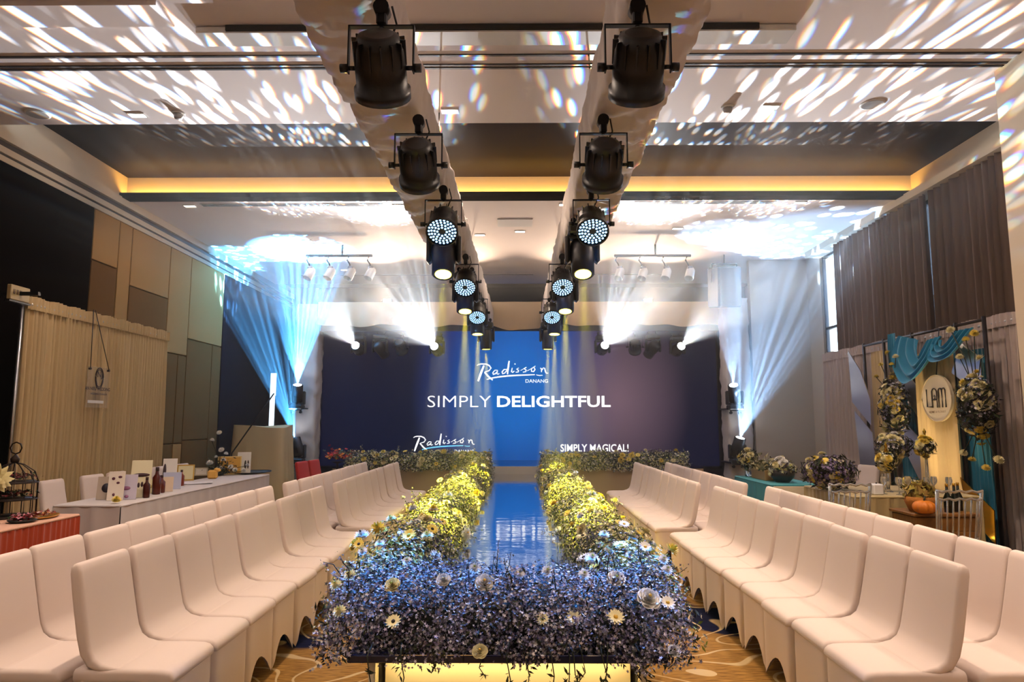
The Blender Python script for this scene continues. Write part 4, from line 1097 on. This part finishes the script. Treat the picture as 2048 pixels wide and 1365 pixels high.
card(370, 962, .22, .22, (238, 226, 180), 'cream card with an amber frame behind the brown bottle', border=(206, 160, 60))
card(402, 952, .18, .12, (240, 230, 214), 'small white table card in the middle of the product table', border=(206, 190, 160))
card(458, 950, .34, .28, (222, 164, 62), 'amber framed picture card beside the white blossom spray', lean=.2, border=(238, 206, 130))
card(487, 948, .20, .34, (240, 232, 220), 'ivory folded card with dark figures at the far table end', mark=[(.1, .4, .08, .22), (.3, .42, .06, .2)], mcol=(60, 46, 30))
def bottle(px, py, r_, h, col, label, cap=(60, 30, 24)):
    p = at_z(px, py, .752); e = empty('bottle', (p.x, p.y, .75)); tag(e, label, 'bottle', 'bottles on the product table')
    MB().lathe([(r_*.9, 0), (r_, .01), (r_, h*.62), (r_*.45, h*.74), (r_*.38, h*.86)], 16).build('body', mat('bottle_%d_%d_%d' % col, sr(col), .15), e)
    MB().lathe([(r_*.42, h*.86), (r_*.42, h)], 12).build('cap', paper('cap_%d_%d_%d' % cap, cap), e)
bottle(292, 996, .035, .22, (70, 20, 14), 'dark maroon bottle beside the house-shaped card')
bottle(312, 989, .045, .30, (86, 24, 14), 'tall dark red bottle on the product table')
bottle(322, 986, .04, .20, (92, 28, 16), 'short dark red bottle beside the tall one')
bottle(352, 978, .035, .18, (22, 60, 190), 'bright blue bottle on the product table', (20, 40, 120))
bottle(362, 972, .035, .20, (120, 40, 16), 'brown bottle in front of the amber framed card')
e = empty('box', at_z(425, 958, .75), .3); tag(e, 'orange yellow folded napkin box on the product table', 'box')
MB().bbox((0, 0, .06), (.13, .12, .12), .02).build('carton', paper('apricot', (236, 178, 84)), e); MB().bbox((.02, 0, .135), (.09, .10, .05), .02, Matrix.Rotation(.3, 4, 'Y')).build('flap', paper('apricot', (236, 178, 84)), e)
e = empty('brochure', at_z(385, 968, .751), .4); tag(e, 'open pale brochure lying on the product table', 'brochure')
for s in (-1, 1): MB().bbox((s*.12, 0, .006), (.24, .3, .006), .001, Matrix.Rotation(-.04*s, 4, 'Y')).build('page', paper('page_white', (226, 220, 224)), e)
e = empty('tray', at_z(505, 947, .75)); tag(e, 'flat black tray at the far end of the product table', 'tray')
MB().lathe([(.2, 0), (.3, .02), (.29, .022), (0, .01)], 24, Matrix.Diagonal((.9, 1.2, 1, 1))).build('dish', mat('black_tray', sr((20, 16, 18)), .3), e); MB().lathe([(.3, .018), (.31, .03), (.3, .03)], 24, Matrix.Diagonal((.9, 1.2, 1, 1)), cap=False).build('rim', MATS['black_tray'], e)
# white blossom spray
pb = at_z(437, 952, .75)
e = empty('blossom_spray', pb); tag(e, 'tall spray of white blossoms in a low dish on the product table', 'flowers')
MB().lathe([(.06, 0), (.1, .04), (.095, .045), (0, .03)], 16).build('dish', mat('dark_plate2', sr((30, 34, 30)), .4), e)
rr = random.Random(6)
for k, (dx, dz, s) in enumerate(((-.02, .62, .045), (-.08, .50, .05), (.02, .36, .05), (.06, .30, .04), (-.10, .16, .06), (.04, .20, .05), (.0, .08, .055), (.12, .1, .05), (.18, .06, .045), (-.03, .25, .04), (.26, .04, .05), (.3, .12, .04))):
    q = Vector((dx*1.2, dx*.6 + rr.uniform(-.04, .04), dz + .02))
    MB().tube([(0, 0, .03), (q.x*.3, q.y*.3, q.z*.6), tuple(q)], .004, 5).build('stem', m_twig, e)
    m_ = link('blossom', BL['mum'], None, e, q); m_.scale = (s,)*3; m_.rotation_euler = (rr.uniform(-.6, .6) + .5, rr.uniform(-.5, .5), 0)
    m_.material_slots[0].link = 'OBJECT'; m_.material_slots[0].material = m_pet_w
r = np.random.RandomState(9); p = np.stack([r.normal(.04, .1, 200), r.normal(0, .08, 200), np.abs(r.normal(.03, .08, 200))+.03], 1)
scatter('leaves', p, r.normal(0, 1, p.shape), .022, PAL_LEAF, 4, 2, .2, e, m_leaf, 1.5)['kind'] = 'stuff'
r_ = at_z(232, 1008, .75); bloom('mum', r_ + Vector((0, 0, .03)), (.3, -.4, 1), .05, m_pet_y, m_cen_g, 'small yellow bloom lying at the near end of the product table', None, stem=False)

# exit box over the drape, hanging acrylic sign
p = at_x(37, 588, -5.70); e = empty('sign_box', p, PI/2); tag(e, 'small cream sign box above the ivory drape', 'sign')
MB().bbox((0, 0, 0), (.30, .05, .17), .006).build('case', mat('sign_cream', sr((176, 150, 100)), .5), e)
for k in range(3): MB().box((-.10+.05*k, -.027, .01), (.03, .004, .05)).build('mark', mat('sign_mark', sr((110, 84, 60)), .6), e)
MB().box((0, 0, -.10), (.34, .06, .02)).build('shelf', m_blk2, e); MB().box((0, .06, 0), (.04, .6, .04)).build('arm', m_blk2, e)
sx = -5.62
a, c = at_x(170, 815, sx), at_x(220, 738, sx)
e = empty('hanging_sign', (sx, (a.y+c.y)/2, a.z)); tag(e, 'clear acrylic sign with a dark crest hanging on the ivory drape', 'sign')
bpy.context.view_layer.update()
W_, H_ = abs(c.y-a.y), c.z-a.z
MB().box((0, 0, H_/2), (.008, W_, H_)).build('plate', mat('frosted_acrylic', (.6, .52, .44), .3, alpha=.12), e)
for s, pt in ((-1, at_x(180, 735, sx)), (1, at_x(222, 738, sx))):
    MB().cyl((.01, s*W_*.42, H_*.96), (-.12, s*.02, H_+.78), .005, 6).build('cord', m_iron, e); MB().cyl((-.01, s*W_*.42, H_*.94), (.02, s*W_*.42, H_*.94), .015, 10).build('pin', m_iron, e)
ink = mat('sign_ink', sr((44, 22, 18)), .6)
cr = MB()
for i in range(2):
    R_ = (.30, .25)[i]
    pts = [(.012, math.sin(t)*R_*W_*.62, H_*.74 + math.cos(t)*R_*W_*.9 - (.03*W_ if math.cos(t) < -.6 else 0)) for t in [2*PI*k/20 for k in range(20)]]
    MB().tube(pts, .006, 5, True).build('crest_ring', ink, e)
fit_text('lettering', 'NJ', Vector(e.location) + Vector((.014, -.10*W_, H_*.70)), (0, 1, 0), (0, 0, 1), .22*W_, .20*H_, ink, e, .03)
fit_text('lettering', 'AN NIEU WEDDING', Vector(e.location) + Vector((.014, -.60*W_, H_*.42)), (0, 1, 0), (0, 0, 1), 1.12*W_, .085*H_, ink, e, .03)
fit_text('lettering', 'WEDDING PLANNER', Vector(e.location) + Vector((.014, -.36*W_, H_*.31)), (0, 1, 0), (0, 0, 1), .76*W_, .05*H_, ink, e, .03)
MB().box((.012, -.1*W_, H_*.14), (.006, .7*W_, .07*H_)).build('pale_band', mat('sign_pale', sr((232, 224, 216)), .4), e)

# console wrapped in white cloth beside the column
e = empty('wrapped_console', (-5.25, 14.2, 0)); tag(e, 'tall console wrapped in ivory cloth beside the screen column', 'console')
def wr(u, v):
    a = 2*PI*u; rx, ry = .52, .40; k = (abs(math.cos(a))**6 + abs(math.sin(a))**6)**(-1/6)
    f = 1 + .16*v + .035*math.sin(a*13 + 2*math.sin(a*3))*v
    return (rx*k*f*math.cos(a), ry*k*f*math.sin(a), 1.46*(1-v) + .01 + .03*math.sin(a*2)*(1-v))
MB().grid(wr, 96, 10, True, True).build('cloth', m_white_drape, e)
MB().grid(lambda u, v: (.52*(1-v)*(abs(math.cos(2*PI*u))**6 + abs(math.sin(2*PI*u))**6)**(-1/6)*math.cos(2*PI*u), .40*(1-v)*(abs(math.cos(2*PI*u))**6 + abs(math.sin(2*PI*u))**6)**(-1/6)*math.sin(2*PI*u), 1.47 + .03*math.sin(4*PI*u)*(1-v)), 96, 3, True, True).build('cloth_top', m_white_drape, e)
e = MB().cyl((-5.58, 13.45, .95), (-4.82, 13.5, 2.12), .014, 8).build('boom_arm', m_blk2); tag(e, 'thin slanting boom arm leaning over the wrapped console', 'boom')
MB().cyl((-5.58, 13.45, .95), (-5.66, 13.43, 0), .014, 8).build('stand', m_blk2, e)
# red and orange fruit posy near the hedge end
pz = at_y(672, 925, 13.2); e = empty('fruit_posy', (pz.x, 13.3, 0)); tag(e, 'red and orange posy on a slim stand at the hedge end', 'flowers')
MB().lathe([(.14, 0), (.02, .03), (.018, .76), (.13, .80), (0, .80)], 16).build('stand', m_iron, e)
r = np.random.RandomState(11); p = np.stack([r.normal(0, .12, 160), r.normal(0, .08, 160), .86 + np.abs(r.normal(0, .07, 160))], 1)
scatter('blossoms', p, np.tile((0, -.5, 1.0), (160, 1)), .035, [sr((200, 40, 24)), sr((236, 150, 40)), sr((120, 24, 24)), sr((60, 70, 30))], 2, 5, .3, e)['kind'] = 'stuff'
# ================================================================ oval-sign side
XD = 5.62
m_teal = mat('teal_voile', sr((10, 128, 168)), .7, sheen=.3)
m_teal2 = mat('teal_drape', sr((16, 110, 140)), .8, sheen=.3)
m_mir = mat('mirror_shard', (.66, .64, .62), .3, 1.0)
m_gold_mir = mat('gold_mirror', sr((214, 170, 60)), .12, 1.0)
m_post = mat('slim_dark_post', sr((34, 26, 30)), .4, .4)
deco = empty('sign_arch', (XD, 10.0, 0)); tag(deco, 'decor arch of dark posts with teal cloth panels and mirror shards', 'decor arch')
bpy.context.view_layer.update()
def loc_(p): return Vector(p) - Vector(deco.location)
for px in (1737, 1778, 1836, 1926, 1985):
    y = at_x(px, 850, XD).y; MB().cyl((0, y-10, 0), (0, y-10, 2.82), .024, 8).build('post', m_post, deco)
ya, yb = at_x(1737, 850, XD).y, at_x(1985, 850, XD).y
MB().cyl((0, ya-10, 2.78), (0, yb-10, 2.78), .02, 8).build('crossbar', m_post, deco)
def quad_on(pts, X, name, m, th=.012):
    P = [loc_(at_x(x, y, X)) for x, y in pts]; return MB().prism(P, (-1, 0, 0), th).build(name, m, deco)
for pts in ([(1697, 702), (1722, 742), (1742, 800), (1744, 852), (1706, 805)], [(1710, 822), (1746, 866), (1757, 962), (1722, 930)],
            [(1781, 702), (1834, 772), (1838, 836), (1800, 772)], [(1924, 686), (1962, 716), (1966, 792), (1904, 746)], [(1806, 838), (1843, 880), (1850, 980), (1812, 902)]):
    quad_on(pts, XD-.05, 'mirror_shard', m_mir)
quad_on([(1922, 955), (1990, 1022), (1992, 1090), (1936, 1024)], XD-.07, 'mirror_shard', m_gold_mir)
def hang(px0, px1, py0, py1, X, n, seed, name, m, depth=.03):
    a, c = at_x(px0, (py0+py1)/2, X), at_x(px1, (py0+py1)/2, X); z1, z0 = at_x((px0+px1)/2, py0, X).z, max(.02, at_x((px0+px1)/2, py1, X).z)
    q = pleat((X-XD, a.y-10), (X-XD, c.y-10), z1, z0, depth, n, random.Random(seed), rows=5); return q.build(name, m, deco)
hang(1806, 1842, 700, 1120, XD+.07, 6, 1, 'teal_panel', m_teal2)
hang(1900, 1990, 700, 1160, XD+.07, 12, 2, 'teal_panel', m_teal2)
hang(1845, 1926, 700, 1180, XD-.06, 9, 3, 'ivory_panel', m_white_drape)
hang(1755, 1780, 700, 1100, XD+.05, 4, 4, 'ivory_panel', m_white_drape)
# teal swag thrown over the top
sw = empty('teal_swag', (XD-.1, 10.0, 2.8)); tag(sw, 'teal voile swag looped over the top of the decor arch', 'swag')
def swag(outer, inner, name):
    """looped cloth between an outer and an inner drape line, folded into ridges"""
    def curve(pts, t):
        n = len(pts)-1; q = t*n; k = min(int(q), n-1); f = q-k
        P = [Vector(pts[max(0, min(n, k+d))]) for d in (-1, 0, 1, 2)]
        return .5*((2*P[1]) + (P[2]-P[0])*f + (2*P[0]-5*P[1]+4*P[2]-P[3])*f*f + (3*P[1]-P[0]-3*P[2]+P[3])*f**3)
    O = [Vector(at_x(x, y, XD-.12)) - Vector(sw.location) for x, y in outer]; I = [Vector(at_x(x, y, XD-.12)) - Vector(sw.location) for x, y in inner]
    def fn(u, v):
        p = curve(I, u).lerp(curve(O, u), v)
        p.x += -.05*math.sin(PI*u) - .10*v*math.sin(PI*u) - .035*math.sin(v*19 + 2.5*u)
        return tuple(p)
    return MB().grid(fn, 30, 44).build(name, m_teal, sw)
swag([(1797, 672), (1801, 722), (1833, 768), (1868, 732), (1885, 672)], [(1838, 680), (1842, 697), (1848, 713), (1853, 700), (1858, 680)], 'loop')
swag([(1866, 684), (1874, 714), (1895, 725), (1922, 710), (1950, 655)], [(1884, 680), (1890, 690), (1896, 693), (1903, 685), (1914, 662)], 'loop')
q = pleat((0, at_x(1797, 720, XD).y-10), (0, at_x(1812, 720, XD).y-10), at_x(1800, 668, XD).z-2.8, at_x(1800, 735, XD).z-2.8, .02, 4, random.Random(4)); q.build('tail', m_teal, sw, loc=(-.03, 0, 0))

# oval sign
ce = at_x(1873, 797, XD-.16); ra = (at_x(1843, 797, XD-.16).y - at_x(1903, 797, XD-.16).y)/2; rb = (at_x(1873, 750, XD-.16).z - at_x(1873, 844, XD-.16).z)/2
sg = empty('oval_sign', ce); tag(sg, 'cream oval sign reading LAM hanging before the ivory panel', 'sign'); bpy.context.view_layer.update()
def ell(s, x): return [(x, ra*s*math.sin(2*PI*k/48), rb*s*math.cos(2*PI*k/48)) for k in range(48)]
MB().prism(ell(1, 0), (1, 0, 0), .03).build('board', mat('sign_board', sr((226, 208, 178)), .6), sg)
MB().tube(ell(.985, -.003), .008, 6, True).build('rim', mat('sign_rim', sr((206, 184, 150)), .5), sg)
MB().cyl((.02, 0, rb), (.1, 0, 2.78-ce.z), .006, 6).build('cord', m_post, sg)
ink2 = mat('sign_black', sr((36, 26, 24)), .5)
# tall narrow letters L A M; +y runs toward the picture's left, so letters advance along -y
def stroke(pts, w=.016): return MB().tube([(-.008, -y*ra, z*rb) for y, z in pts], w*.55, 6).build('letter', ink2, sg)
stroke([(-.62, .40), (-.62, -.36), (-.34, -.36)])
stroke([(-.26, -.40), (-.26, .30), (-.20, .38), (-.10, .42), (-.0, .38), (.06, .30), (.06, -.40)]); stroke([(-.26, -.05), (.06, -.05)])
stroke([(.18, -.40), (.18, .32), (.24, .40), (.33, .41), (.40, .34), (.40, -.40)]); stroke([(.40, .32), (.46, .40), (.55, .41), (.62, .34), (.62, -.40)])
stroke([(-.14, .10), (-.06, .02), (-.14, -.05)], .010); stroke([(-.10, .14), (-.02, .06)], .008)
fit_text('tagline', 'HOME & FLORIST', Vector(ce) + Vector((-.004, .55*ra, -.62*rb)), (0, -1, 0), (0, 0, 1), 1.12*ra, .085*rb, mat('sign_tan', sr((150, 122, 92)), .6), sg, .005)

# flower clusters and arrangements
def arrangement(name, label, c, rad, nfl, nlv, nbig, seed, pal, big, size=.018, bsize=.05, extra=None, cat='flowers', group=None):
    e = empty(name, c); tag(e, label, cat, group)
    r = np.random.RandomState(seed)
    d = r.normal(0, 1, (nfl+nlv, 3)); d /= np.linalg.norm(d, axis=1)[:, None]; p = d*np.array(rad)*(r.uniform(.55, 1.0, (nfl+nlv, 1)))
    scatter('florets', p[:nfl], d[:nfl], size, pal, seed, 5, .3, e)['kind'] = 'stuff'
    scatter('leaves', p[nfl:], d[nfl:], size*1.6, PAL_LEAF, seed+1, 2, .2, e, m_leaf, 1.5)['kind'] = 'stuff'
    MB().ball((0, 0, 0), .5, 10, 6, [v*1.1 for v in rad]).build('core', MATS['moss_foam'], e)
    for k in range(nbig):
        q = r.normal(0, 1, 3); q /= np.linalg.norm(q); q[1] = -abs(q[1])*.8 + .1; q[0] = -abs(q[0])*.9+.1
        o = link('blossom', (BL['mum'], BL['rose'], BL['daisy'])[r.randint(3)], None, e, Vector(q*np.array(rad)*1.03)); o.scale = (bsize*r.uniform(.75, 1.25),)*3
        o.rotation_euler = Vector(q).to_track_quat('Z', 'Y').to_euler(); o.material_slots[0].link = 'OBJECT'; o.material_slots[0].material = PM[big[r.randint(len(big))]]
    return e
def tall_stems(e, r, pts, size):
    for (dx, dy, dz) in pts:
        MB().tube([(0, 0, 0), (dx*.4, dy*.4, dz*.6), (dx, dy, dz)], .006, 5).build('stem', m_twig, e)
        o = link('blossom', BL['mum'], None, e, (dx, dy, dz)); o.scale = (size*r.uniform(.8, 1.2),)*3; o.rotation_euler = (r.uniform(-.4, .8), r.uniform(-.8, .2), 0)
        o.material_slots[0].link = 'OBJECT'; o.material_slots[0].material = PM['cy'[r.randrange(2)]]
R_ = random.Random(3)
c1 = at_x(1788, 815, XD-.22); e = arrangement('hanging_bouquet', 'tall cascade of cream roses and lilac filler beside the oval sign, window-slit side', c1, (.20, .26, .46), 500, 500, 34, 41, PAL_LILAC, 'ccy', .022, .062)
tall_stems(e, R_, [(-.05, .18, .62), (-.02, .02, .78), (-.05, -.10, .60), (-.05, -.22, .70), (-.08, .28, .45)], .05)
c2 = at_x(1955, 815, XD-.22); e = arrangement('hanging_bouquet', 'tall cascade of cream blooms beside the oval sign, partition-column side', c2, (.20, .26, .40), 480, 520, 30, 42, PAL_LILAC, 'ccy', .022, .058)
tall_stems(e, R_, [(-.05, .30, .95), (-.04, .05, .80), (-.05, -.12, .85), (-.06, .16, .60), (-.05, -.2, .55), (-.05, .1, -.62), (-.06, -.15, -.70), (-.05, .25, -.55), (-.05, -.35, -.6)], .055)
c3 = at_x(1788, 893, XD-.75); e = arrangement('pedestal_bouquet', 'round bouquet of cream roses in a dark vase on the console table', (c3.x, c3.y, c3.z), (.24, .24, .17), 420, 300, 16, 43, PAL_LILAC, 'ccw', .02, .06)
zt = .76 - c3.z
MB().lathe([(.0, zt), (.07, zt), (.02, zt+.06), (.018, zt+.22), (.06, zt+.26), (.11, zt+.36), (.12, zt+.44), (.09, zt+.44)], 16).build('vase', mat('dark_glass_vase', sr((30, 40, 34)), .1), e)

# console table, ghost chairs, crates, boxes
m_gold_cloth = mat('champagne_cloth', sr((190, 168, 116)), .6, sheen=.3)
XT0, XT1, YT0, YT1 = 3.66, 5.05, 7.62, 8.9
skirted_table('console_table', 'champagne-clothed table crowded with glassware and flowers before the oval sign', XT0, XT1, YT0, YT1, .75, m_gold_cloth, m_gold_cloth, 9, 7, .018)
m_acr = mat('clear_acrylic', (.96, .93, .85), .06, trans=.85)
def ghost(loc, rz, label):
    e = empty('spindle_chair', loc, rz); tag(e, label, 'chair', 'clear spindle-back chairs')
    MB().bbox((0, 0, .44), (.40, .40, .03), .01).build('seat', m_acr, e)
    for sx in (-1, 1):
        MB().cyl((sx*.18, -.18, 0), (sx*.18, -.18, .44), .016, 10).build('leg', m_acr, e)
        MB().tube([(sx*.18, .18, 0), (sx*.18, .18, .45), (sx*.19, .22, .7), (sx*.20, .25, .93)], .016, 8).build('back_post', m_acr, e)
    for k in range(7): MB().tube([((-.15+.05*k), .19, .5), ((-.15+.05*k)*1.05, .22, .7), ((-.15+.05*k)*1.08, .245, .86)], .008, 6).build('spindle', m_acr, e)
    for z, y, w in ((.93, .25, .42), (.86, .245, .40), (.50, .19, .36)): MB().tube([(-w/2+w*i/8, y + .01*math.sin(PI*i/8), z + (.012*math.sin(i*PI/1) if 0 else .008*(-1)**i)) for i in range(9)], .012, 6).build('rail', m_acr, e)
    for z in (.2, .3):
        for sx in (-1, 1): MB().cyl((sx*.18, -.18, z), (sx*.18, .18, z), .01, 6).build('stretcher', m_acr, e)
ghost((3.98, 6.55, 0), PI, 'clear spindle-back chair in front of the wooden crate'); ghost((3.32, 7.22, 0), PI, 'clear spindle-back chair in front of the champagne-clothed table')
m_wood = mat('honey_wood', sr((140, 92, 30)), .5, vary=(6, sr((104, 64, 18)), (1, 12, 1)))
e = empty('crate', (4.28, 7.22, 0)); tag(e, 'tall honey-brown wooden crate stand behind the clear chair', 'crate')
for z in (.08, .24, .40, .54): MB().bbox((0, 0, z), (.62, .44, .14), .008).build('slat', m_wood, e)
MB().bbox((0, 0, .63), (.66, .48, .03), .006).build('top_board', m_wood, e)
def pot(loc, s, label, bm, seed, pal):
    e = empty('plant_basket', loc); tag(e, label, 'basket')
    MB().lathe([(.10*s, 0), (.14*s, .10*s), (.13*s, .14*s), (0, .12*s)], 18).build('basket', bm, e)
    r = np.random.RandomState(seed); d = r.normal(0, 1, (220, 3)); d[:, 2] = np.abs(d[:, 2])+.2; d /= np.linalg.norm(d, axis=1)[:, None]; p = d*.15*s*r.uniform(.5, 1, (220, 1)) + np.array((0, 0, .13*s))
    scatter('foliage', p, d, .03*s, pal, seed, 3, .2, e, m_leaf, 1.4)['kind'] = 'stuff'
pot((4.12, 7.15, .645), 1.1, 'wicker basket of bronze leaves on the wooden crate', mat('wicker', sr((170, 106, 30)), .8, bump=(60, .5)), 61, [sr((150, 130, 50)), sr((110, 84, 30)), sr((180, 150, 80))])
e = empty('pumpkin', (4.05, 6.98, .645)); tag(e, 'squat orange pumpkin on the front of the wooden crate', 'pumpkin')
MB().grid(lambda u, v: ((.10*math.sin(PI*v)**.7*(1+.07*math.cos(20*PI*u)))*math.cos(2*PI*u), (.10*math.sin(PI*v)**.7*(1+.07*math.cos(20*PI*u)))*math.sin(2*PI*u), .065-.065*math.cos(PI*v)), 60, 10, True, True).build('flesh', mat('orange_skin', sr((212, 120, 24)), .5), e); MB().tube([(0, 0, .12), (.01, 0, .15), (.02, .01, .17)], .01, 6).build('stalk', m_twig, e)
for k, (x, y) in enumerate(((4.36, 7.10), (4.47, 7.16), (4.56, 7.24))):
    e = empty('bottle', (x, y, .645)); tag(e, f'dark green bottle on the wooden crate, {ORD[k]} from the wicker basket', 'bottle', 'dark bottles on the crate')
    MB().lathe([(.035, 0), (.038, .14), (.014, .20), (.013, .27)], 14).build('body', mat('dark_green_glass', sr((14, 22, 12)), .1), e); MB().lathe([(.015, .255), (.015, .285)], 10).build('cap', m_gold_mir, e)
# things on the console table
def on_table(px, py, z=.75):
    p = at_z(px, py, z); p.y = min(max(p.y, YT0+.1), YT1-.12); p.x = min(max(p.x, XT0+.1), XT1-.1); return p
arrangement('hydrangea_mound', 'low mound of purple hydrangea and lime buds at the console table corner', (3.72, 8.30, .96), (.34, .30, .22), 900, 500, 16, 51, [sr((110, 92, 136)), sr((150, 132, 170)), sr((90, 78, 112)), sr((186, 176, 150))], 'cy', .02, .045)
for k, (x, y, h) in enumerate(((4.30, 8.1, .22), (4.88, 8.3, .38))):
    e = arrangement('urn_bouquet', ('yellow rose topiary in a glass urn beside the hydrangea mound', 'amber rose topiary on a tall glass stem before the teal panel')[k], (x, y, .75+h+.13), (.13, .13, .12), 160, 120, 12, 55+k, PAL_CREAM, 'ycy', .016, .045)
    MB().lathe([(.06, -h-.13), (.02, -h-.10), (.015, -.14), (.05, -.11), (.03, -.1)], 14).build('stem_glass', m_acr, e); MB().lathe([(.03, .1), (.012, .15), (.02, .18), (0, .22)], 10).build('finial', m_gold_mir, e)
    MB().lathe([(.0, -h-.13), (.06, -h-.13)], 14).build('foot', m_acr, e)
for k, (x, y) in enumerate(((4.12, 7.85), (4.25, 7.78), (4.42, 7.9), (4.55, 7.76), (4.70, 7.88), (4.82, 7.8), (4.36, 8.28))):
    e = empty('wine_glass', (x, y, .75)); tag(e, f'clear stemmed glass, {ORD[k]} of the row on the champagne-clothed table', 'glass', 'stemmed glasses on the console table')
    MB().lathe([(.035, 0), (.034, .004), (.005, .01), (.004, .09), (.03, .12), (.036, .15), (.03, .19)], 16, cap=False).build('bowl', m_acr, e); MB().lathe([(0, .001), (.035, .001)], 16, cap=False).build('foot', m_acr, e)
e = empty('candle_box', (4.0, 7.78, .75)); tag(e, 'small frosted white candle box on the table front edge', 'candle'); MB().bbox((0, 0, .06), (.11, .11, .12), .012).build('glass_cube', mat('frost', (.85, .84, .86), .3), e); MB().cyl((0, 0, .12), (0, 0, .135), .008, 6).build('wick', m_post, e)
arrangement('rose_posy', 'small posy of orange and cream roses among the glasses', (4.52, 8.02, .84), (.12, .12, .09), 120, 90, 9, 58, PAL_CREAM, 'cy', .016, .045)
# small floor uplight at the foot of the ivory panel
p = at_x(1876, 1075, XD-.35); e = empty('floor_uplight', (p.x-.25, p.y, 0)); tag(e, 'small floor uplight washing the ivory panel under the oval sign', 'uplight')
MB().bbox((0, 0, .05), (.16, .2, .10), .02).build('housing', m_blk, e); MB().bbox((.0, 0, .103), (.12, .16, .006), .002).build('lens', mat('uplight_lens', (1, .9, .6), emit=(1, .80, .45), estr=14), e)
spot('uplight_lamp', (p.x-.25, p.y, .13), (XD+.05, p.y, 1.9), 420, (1, .74, .36), 40, .8, .05, parent=e)

# teal gift table with bowl and box of flowers
m_tealcloth = mat('teal_tablecloth', sr((70, 150, 158)), .75)
skirted_table('gift_table', 'small table in teal cloth with a pale front beyond the back row', 3.28, 3.92, 9.0, 10.5, .75, m_tealcloth, m_tealcloth, 5, 9, .012)
o = MB().bbox((3.60, 8.975, .40), (.62, .02, .66), .004).build('table_runner', m_fascia); tag(o, 'pale runner panel hanging at the end of the teal table', 'runner')
e = arrangement('flower_bowl', 'dark bowl heaped with cream roses on the teal table', (3.56, 9.35, .94), (.19, .19, .13), 260, 160, 18, 71, PAL_CREAM, 'ccw', .02, .055)
MB().lathe([(.08, -.19), (.15, -.12), (.17, -.03), (.15, -.03)], 18).build('bowl', mat('dark_bowl', sr((40, 36, 38)), .3), e)
e = empty('planter_box', (3.50, 9.84, .75)); tag(e, 'long low wooden planter of grey foliage on the teal table', 'planter'); MB().bbox((0, 0, .07), (.2, .55, .14), .008).build('trough', mat('pale_wood', sr((150, 116, 70)), .6), e)
r = np.random.RandomState(5); p = np.stack([r.uniform(-.12, .12, 320), r.uniform(-.28, .28, 320), .14 + np.abs(r.normal(0, .07, 320))], 1); scatter('foliage', p, r.normal(0, 1, p.shape), .026, [sr((130, 128, 96)), sr((96, 98, 70)), sr((190, 176, 130))], 5, 3, .2, e, m_leaf, 1.5)['kind'] = 'stuff'
e = arrangement('tall_bouquet', 'loose bouquet of tan and cream blooms at the far end of the teal table', (3.45, 10.36, 1.0), (.17, .17, .16), 220, 160, 12, 72, PAL_CREAM, 'cy', .02, .045); MB().lathe([(.06, -.25), (.07, -.1), (.05, -.1)], 14).build('vase', mat('clear_vase', (.9, .95, .95), .05, trans=.9), e)
for k, (x, y) in enumerate(((4.50, 11.0), (4.85, 10.4))):
    chair((x, y, 0), PI + (.0, .25)[k], ('white covered chair by itself behind the teal table', 'white covered chair turned toward the hydrangea mound')[k], 'chairs behind the gift table')

# unseen warm floods added on the screen truss to brighten the far ceiling
for k, x in enumerate((-3.0, -1.2, 1.2, 3.0)):
    e = empty('truss_flood', (x, 15.5, 4.265)); tag(e, f'small warm flood lamp on top of the screen truss, {ORD[k]} from the panelled wall side', 'flood lamp', 'flood lamps on top of the screen truss')
    MB().bbox((0, 0, .06), (.22, .10, .12), .015).build('housing', m_blk, e); MB().bbox((0, -.053, .06), (.18, .006, .09), .002).build('lens', MATS['uplight_lens'], e)
    spot('flood_lamp', (x, 15.42, 4.34), (x*1.15, 12.2, 5.0), 420, (1, .74, .52), 55, 1.0, .06, parent=e)
for nm in ('led_blue', 'lens_yellow', 'lens_white', 'screen_white', 'screen_cyan', 'tube_white', 'downlight_diffuser', 'uplight_lens'):
    MATS[nm].cycles.emission_sampling = 'NONE'      # seen glowing; their light comes from the lamps beside them
# ================================================================ stage haze filling the room, thicker toward the stage
mh = bpy.data.materials.new('stage_haze'); mh.use_nodes = True
nt = mh.node_tree; nt.nodes.remove(nt.nodes['Principled BSDF'])
vs_ = nt.nodes.new('ShaderNodeVolumeScatter'); vs_.inputs['Anisotropy'].default_value = .2
vs_.inputs['Color'].default_value = (1, 1, 1, 1)
tc = nt.nodes.new('ShaderNodeTexCoord'); sp = nt.nodes.new('ShaderNodeSeparateXYZ'); nt.links.new(tc.outputs['Object'], sp.inputs[0])
mr = nt.nodes.new('ShaderNodeMapRange'); mr.interpolation_type = 'SMOOTHSTEP'
for k, v in (('From Min', 4.6), ('From Max', 16.0), ('To Min', HAZE*.015), ('To Max', HAZE)): mr.inputs[k].default_value = v
nt.links.new(sp.outputs['Y'], mr.inputs['Value']); nt.links.new(mr.outputs[0], vs_.inputs['Density'])
nt.links.new(vs_.outputs[0], nt.nodes['Material Output'].inputs['Volume'])
hz = MB().box2((XL-.6, YB-.6, -.4), (XR+.6, YF+.6, 6.0)).build('haze', mh)
tag(hz, 'thin theatrical haze filling the hall and showing the light beams', 'haze', kind='stuff')
